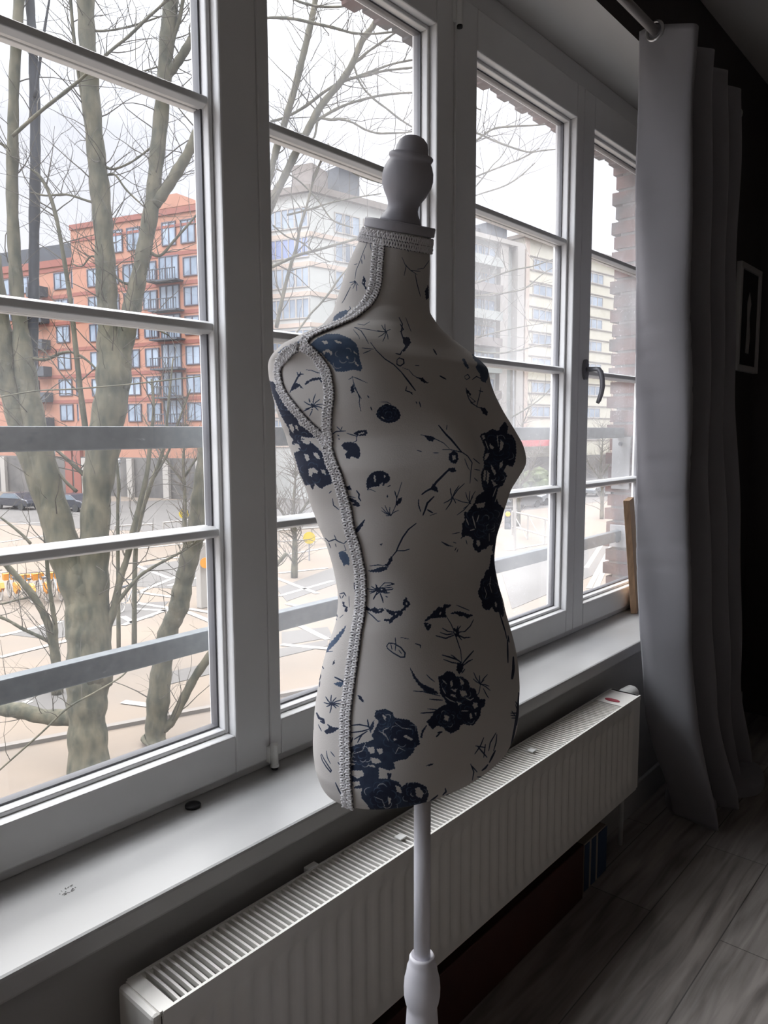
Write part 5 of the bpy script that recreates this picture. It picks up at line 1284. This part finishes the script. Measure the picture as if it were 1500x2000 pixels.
# ================================================================== TREES
def limb(mb, pts, w, d, n=10, sub=6):
    """pts: (px,py) or (px,py,dist); w: one or two widths in photo pixels"""
    p3 = [P(q[0], q[1], q[2] if len(q) > 2 else d) for q in pts]; c = catmull(p3, sub) if len(p3) > 1 else np.array(p3)
    ws = np.interp(np.linspace(0, 1, len(c)), np.linspace(0, 1, len(w)), w); dd = [(q - EYE) @ CM[:, :] for q in c]
    rad = [max(.004, wi * .5 * q[2] / FP) for wi, q in zip(ws, dd)]
    rs = [r_ * (1 + .06 * math.sin(i * 1.7) + .04 * math.sin(i * .63)) for i, r_ in enumerate(rad)]
    mb.tube(list(c), rs, n); return c, rad
def sprout(mb, c, rad, rnd, count, L=(.6, 1.8), depth=2, up=.55, thin=.011, span=(0.05, 1)):
    for _ in range(count):
        t = rnd.uniform(*span) * (len(c) - 1); i = min(int(t), len(c) - 2); p = c[i] + (c[i + 1] - c[i]) * (t - i)
        ax = c[i + 1] - c[i]; ax = ax / (np.linalg.norm(ax) + 1e-9)
        v = np.array([rnd.gauss(0, 1), rnd.gauss(0, 1), rnd.gauss(0, .6)]); v -= ax * v.dot(ax) * .7; v /= np.linalg.norm(v) + 1e-9
        v = v + ax * .35 + np.array([0, 0, up]); v /= np.linalg.norm(v); l = rnd.uniform(*L); r0 = min(rad[i] * .45, thin * rnd.uniform(.7, 1.5))
        k = 6; pts = [p]; dv = v.copy(); bend = np.array([rnd.gauss(0, .11), rnd.gauss(0, .11), rnd.uniform(-.06, .20)])
        for s in range(k): dv = dv + bend + np.array([rnd.gauss(0, .15), rnd.gauss(0, .15), rnd.gauss(0, .13)]); dv /= np.linalg.norm(dv); pts.append(pts[-1] + dv * l / k)
        rr = [r0 * (1 - .75 * s / k) for s in range(k + 1)]; mb.tube(pts, rr, 4, cap=False)
        if depth > 0: sprout(mb, np.array(pts), rr, rnd, rnd.randint(2, 4), (L[0] * .35, L[1] * .45), depth - 1, up * .8, thin * .6, (.2, 1))
def tree(name, label, d, limbs, seed, twmat='twig', bm='bark', group=None, twigs=1.0, cat='tree', depth=1, thin=.0105):
    rnd = random.Random(seed); g = MB(); tw = MB(); base = None
    for L in limbs:
        pts, w_ = L[0], L[1]; k = L[2] if len(L) > 2 else 0; dd = L[3] if len(L) > 3 else d
        c, rad = limb(g, pts, w_, dd, 12 if max(w_) > 14 else 7)
        if base is None: base = c[-1]
        if k: sprout(tw, c, rad, rnd, int(k * twigs * 1.7), depth=depth, thin=thin)
    root = empty(name, (base[0], base[1], G), label, cat, group)
    g.build('trunk', M[bm], root, smooth=True)
    if tw.v: tag(tw.build('twigs', M[twmat], root), kind='stuff')
    return root
def toground(px, d):   # pixel row where the ground lies at forward distance d
    lo, hi = 850, 6000
    for _ in range(40):
        m_ = (lo + hi) / 2; q = gp(px, m_); z = ((q - EYE) @ CM)[2]
        if z > d: lo = m_
        else: hi = m_
    return lo
D1 = 14.5; yb = toground(175, D1)
BIGTREE = tree('tree', 'large multi-stemmed bare tree with a thick forked trunk close outside the left pane', D1, [
    ([(186, yb), (180, 1640), (174, 1500), (170, 1400), (172, 1320), (170, 1240), (162, 1170), (150, 1110), (140, 1060)], [100, 82, 77, 74, 80, 78, 66, 50, 34], 0),
    ([(178, 1330), (160, 1180), (128, 1080), (98, 960), (72, 850), (52, 740), (40, 640), (31, 540), (24, 400), (25, 280), (28, 150), (36, 20), (44, -120)], [80, 66, 62, 52, 46, 40, 30, 24, 23, 21, 20, 21, 20], 26),
    ([(140, 1120), (96, 1000), (54, 880), (22, 770), (0, 650), (-20, 500)], [40, 44, 40, 42, 44, 40], 8),
    ([(188, 1340), (186, 1180), (184, 1080), (190, 960), (205, 850), (222, 740), (212, 640), (208, 560), (202, 450), (192, 340), (180, 220), (171, 90), (166, -20), (160, -150)], [60, 56, 54, 56, 64, 66, 42, 38, 37, 36, 34, 33, 32, 30], 40),
    ([(226, 760), (238, 690), (258, 600), (275, 520), (295, 410), (306, 310), (318, 190), (327, 70), (337, -20), (348, -150)], [50, 40, 34, 30, 28, 28, 28, 28, 28, 24], 34),
    ([(300, 400), (320, 376), (346, 335), (368, 298), (386, 255), (410, 190), (436, 110)], [24, 22, 22, 20, 18, 16, 12], 16),
    ([(322, 150), (342, 128), (362, 98), (382, 60), (410, 0), (430, -70)], [20, 18, 16, 14, 12, 8], 12),
    ([(328, 110), (340, 70), (352, 30), (362, -30)], [10, 9, 8, 7], 6),
    ([(170, 860), (158, 770), (149, 690), (138, 590), (124, 500), (110, 425), (95, 375), (78, 345), (60, 330)], [12, 11, 10, 9, 8, 8, 7, 6, 4], 14),
    ([(184, 330), (168, 230), (156, 160), (146, 90), (138, 0), (134, -80)], [9, 8, 7, 7, 6, 5], 14),
    ([(24, 266), (80, 217), (127, 180), (163, 150), (213, 102), (250, 72), (285, 38), (322, 4), (360, -40)], [7, 7, 7, 6, 6, 6, 6, 5, 4], 16, 13.8),
    ([(170, 1402), (90, 1400), (40, 1388), (0, 1384), (-60, 1372)], [34, 30, 30, 28, 26], 6),
    ([(190, 1240), (214, 1200), (240, 1163), (272, 1126), (302, 1106), (345, 1083), (372, 1066), (400, 1040)], [12, 9, 8, 7, 6, 5, 5, 3], 5),
    ([(205, 1235), (222, 1190), (235, 1130), (248, 1090), (262, 1030), (274, 980), (287, 925), (293, 870), (300, 800), (296, 740)], [18, 16, 13, 12, 12, 10, 9, 8, 6, 4], 10),
    ([(150, 960), (128, 940), (108, 912), (96, 880)], [7, 6, 5, 4], 3), ([(168, 930), (140, 905), (112, 880)], [9, 8, 6], 3),
    ([(60, 700), (90, 702), (118, 690), (140, 688), (165, 700), (190, 725), (204, 762)], [6, 7, 6, 5, 5, 4, 3], 5),
    ([(250, 640), (275, 630), (300, 640), (330, 655)], [8, 6, 5, 3], 3), ([(0, 775), (75, 763), (140, 760), (240, 752), (330, 742), (400, 734)], [3, 3, 3, 3, 3, 2], 0, 13),
    ([(-30, 1530), (80, 1432), (132, 1383), (190, 1350), (240, 1319), (262, 1290)], [3, 4, 4, 4, 3, 2], 3, 12.8),
    ([(188, 310), (216, 330), (250, 320), (280, 300), (300, 282)], [7, 5, 4, 4, 3], 6), ([(200, 400), (170, 392), (130, 380), (90, 382), (60, 376)], [6, 5, 4, 4, 3], 8),
    ([(195, 350), (222, 340), (246, 370), (275, 398), (290, 410)], [5, 4, 4, 3, 3], 5), ([(206, 520), (180, 500), (160, 520), (140, 515)], [5, 4, 3, 2], 5),
    ([(280, 480), (310, 500), (340, 470), (375, 430), (400, 400)], [7, 6, 5, 4, 4], 8), ([(260, 560), (230, 545), (222, 520)], [6, 4, 3], 3),
    ([(25, 300), (0, 280), (-20, 290)], [6, 5, 4], 3), ([(190, 130), (220, 150), (260, 145), (310, 130)], [5, 4, 4, 3], 5), ([(175, 60), (210, 60), (260, 50), (320, 30)], [5, 4, 4, 3], 6)], 21, depth=1)
g = MB(); limb(g, [(50, 830), (56, 770), (61, 700), (65, 620), (66, 560), (67, 430), (69, 330), (68, 200), (64, 90), (57, -20), (52, -120)], [10, 20, 22, 21, 20, 20, 20, 19, 18, 16, 14], 14.7, 10); limb(g, [(68, 190), (78, 120), (88, 50), (98, -10)], [7, 6, 5, 4], 14.6, 7)
tag(g.build('dark_stem', M['barkd'], BIGTREE, smooth=True), 'dark grey slender stem')
D2 = 16.0; yb2 = toground(303, D2)
tree('tree', 'slender leaning bare tree right of the big trunk, its boughs crossing the middle panes', D2, [
    ([(300, yb2), (303, 1440), (309, 1370), (318, 1290), (330, 1230), (348, 1190), (358, 1140), (370, 1090), (384, 1030), (394, 960), (405, 880), (420, 800), (440, 700), (465, 600), (500, 480), (533, 390), (553, 350), (577, 300), (603, 250), (627, 207), (663, 163), (687, 127), (707, 80), (733, 43), (752, -10), (770, -80)], [52, 42, 42, 40, 36, 38, 36, 36, 36, 36, 34, 30, 26, 22, 18, 15, 15, 14, 14, 13, 13, 12, 11, 10, 8], 46),
    ([(318, 1425), (337, 1407), (359, 1363), (383, 1319), (414, 1275), (450, 1220), (500, 1150), (560, 1080)], [18, 16, 17, 17, 16, 13, 10, 7], 7),
    ([(500, 470), (522, 370), (540, 290), (553, 250), (565, 210), (578, 165), (590, 117), (604, 60), (616, 0), (624, -80)], [14, 13, 13, 13, 14, 14, 14, 13, 12, 10], 24),
    ([(528, 238), (560, 228), (597, 207), (640, 175), (680, 155), (715, 148), (747, 139), (785, 134), (820, 130), (860, 118), (930, 90)], [5, 5, 6, 6, 6, 5, 5, 4, 4, 3, 2], 14),
    ([(680, 156), (707, 146), (735, 136), (763, 126), (800, 118), (840, 112), (900, 112)], [5, 5, 5, 4, 4, 3, 2], 6),
    ([(603, 246), (627, 230), (655, 214), (680, 203), (714, 193), (747, 186), (785, 182), (820, 182), (870, 190), (940, 215)], [7, 6, 6, 5, 5, 5, 4, 4, 3, 2], 10),
    ([(500, 40), (523, 35), (550, 35), (580, 38), (615, 46), (647, 53), (672, 60), (693, 65), (730, 66), (763, 63), (820, 60)], [5, 5, 6, 6, 6, 6, 5, 5, 4, 4, 3], 10, 15),
    ([(560, -10), (577, 0), (600, 8), (630, 13), (665, 13), (693, 9), (720, -4)], [4, 5, 5, 5, 4, 4, 3], 5, 15),
    ([(690, 125), (705, 165), (730, 193), (755, 212), (780, 232), (813, 253), (850, 275), (940, 330)], [4, 4, 4, 4, 4, 3, 3, 2], 8),
    ([(627, 230), (647, 234), (667, 233), (690, 240), (713, 253), (737, 260), (763, 260), (790, 259), (817, 256), (860, 262)], [5, 5, 5, 4, 4, 4, 4, 3, 3, 2], 9),
    ([(687, 127), (720, 100), (742, 85), (766, 68), (800, 45)], [6, 5, 5, 4, 3], 7), ([(620, 236), (612, 270), (590, 262), (560, 258), (530, 262)], [5, 4, 4, 3, 3], 5),
    ([(520, 527), (545, 515), (580, 499), (613, 490), (655, 478), (697, 466), (740, 450)], [6, 6, 6, 6, 5, 5, 4], 7, 15),
    ([(553, 680), (582, 646), (605, 615), (625, 594), (643, 572), (658, 550), (672, 532), (700, 500)], [3, 4, 4, 4, 4, 4, 3, 2], 3, 15),
    ([(540, 640), (550, 590), (562, 540), (572, 505), (580, 480), (586, 445), (600, 400), (616, 340), (640, 290)], [8, 8, 7, 7, 6, 6, 5, 5, 4], 10),
    ([(533, 440), (560, 462), (590, 474), (622, 500), (645, 512)], [3, 3, 3, 3, 2], 3), ([(640, 280), (680, 330), (720, 350), (770, 365)], [3, 3, 3, 2], 5),
    ([(560, 420), (600, 410), (650, 395), (700, 385), (745, 378)], [4, 4, 3, 3, 2], 6), ([(540, 330), (580, 350), (620, 390), (650, 430), (690, 445)], [3, 3, 3, 3, 2], 6),
    ([(860, 330), (910, 290), (932, 273), (963, 252), (1000, 247), (1053, 244), (1090, 238)], [5, 5, 4, 4, 4, 3, 2], 8), ([(925, 258), (942, 264), (963, 274), (1000, 288), (1033, 297), (1060, 294), (1091, 291)], [4, 4, 4, 4, 3, 3, 2], 7),
    ([(900, 360), (934, 343), (980, 325), (1010, 313), (1033, 302), (1053, 289)], [4, 4, 3, 3, 3, 2], 5), ([(910, 390), (934, 380), (983, 364), (1015, 345), (1045, 318)], [3, 3, 3, 3, 2], 4),
    ([(920, 375), (945, 345), (963, 322), (979, 306), (1000, 270)], [3, 3, 2, 2, 1.5], 4), ([(910, 560), (950, 545), (1000, 528), (1040, 520), (1085, 505)], [4, 4, 3, 3, 2], 5),
    ([(910, 580), (960, 575), (1010, 568), (1030, 560), (1060, 535), (1085, 520)], [4, 4, 3, 3, 2, 2], 4), ([(900, 680), (960, 690), (1010, 685), (1050, 675), (1085, 672)], [4, 4, 3, 3, 2], 4), ([(930, 660), (965, 650), (1010, 640), (1080, 628)], [3, 3, 2, 2], 4),
    ([(1000, 815), (1040, 790), (1070, 765), (1095, 730)], [3, 3, 2, 2], 3)], 33, depth=1)
D3 = 19.0
tree('tree', 'young mossy double-stemmed tree at the lower left, in front of the parked bikes', D3, [
    ([(112, toground(112, D3)), (110, 1300), (104, 1255), (96, 1225), (86, 1200), (66, 1165), (44, 1138), (20, 1112), (-6, 1085), (-30, 1060)], [22, 20, 18, 15, 14, 14, 12, 11, 10, 9], 9),
    ([(106, 1255), (108, 1225), (103, 1190), (97, 1150), (93, 1115), (90, 1070), (84, 1010), (80, 950)], [14, 10, 9, 8, 8, 7, 6, 5], 8),
    ([(95, 1252), (70, 1240), (44, 1228), (20, 1214), (0, 1205), (-40, 1190)], [8, 7, 7, 6, 6, 5], 5), ([(66, 1165), (40, 1170), (10, 1178), (-10, 1180)], [5, 4, 4, 3], 3),
    ([(60, 1062), (44, 1045), (20, 1025), (0, 1010)], [6, 6, 5, 4], 2, 17)], 5)
D4 = 22.0
tree('tree', 'thin pale tree between the two big trunks, in front of the street', D4, [
    ([(262, toground(262, D4)), (266, 1060), (290, 960), (312, 900), (322, 860), (330, 780), (338, 700)], [10, 9, 9, 8, 7, 5, 3], 14),
    ([(296, 940), (330, 880), (350, 820), (372, 760)], [6, 5, 4, 3], 9), ([(232, toground(232, D4)), (230, 1010), (232, 950), (228, 890), (240, 850)], [8, 7, 7, 6, 4], 7)], 9, twigs=1.2)
# small street trees farther off, a twiggy haze before the facades
far = [(575, 34, 'bare street tree before the grey block, left of the dress form'), (700, 38, 'bare street tree hidden behind the dress form'), (960, 44, 'bare street tree before the balcony building'), (1012, 52, 'bare street tree at the corner of the cream tower'), (1175, 56, 'bare street tree seen below the window handle'), (360, 46, 'bare street tree before the orange block, right side')]
for i, (px, d_, lab) in enumerate(far):
    yb_ = toground(px, d_); H_ = 5.6 + 1.5 * (i % 3); hpx = H_ * FP / d_
    tree('street_tree', lab, d_, [([(px, yb_), (px + 1, yb_ - hpx * .3), (px - 2, yb_ - hpx * .55), (px + 2, yb_ - hpx * .8), (px + 1, yb_ - hpx)], [.32 * FP / d_, .24 * FP / d_, .18 * FP / d_, .1 * FP / d_, .04 * FP / d_], 60),
        ([(px, yb_ - hpx * .45), (px + hpx * .16, yb_ - hpx * .7), (px + hpx * .28, yb_ - hpx * .98)], [.14 * FP / d_, .1 * FP / d_, .04 * FP / d_], 30),
        ([(px, yb_ - hpx * .4), (px - hpx * .16, yb_ - hpx * .62), (px - hpx * .3, yb_ - hpx * .9)], [.14 * FP / d_, .1 * FP / d_, .04 * FP / d_], 30)], 60 + i, twmat='twigd', thin=.022, cat='tree')
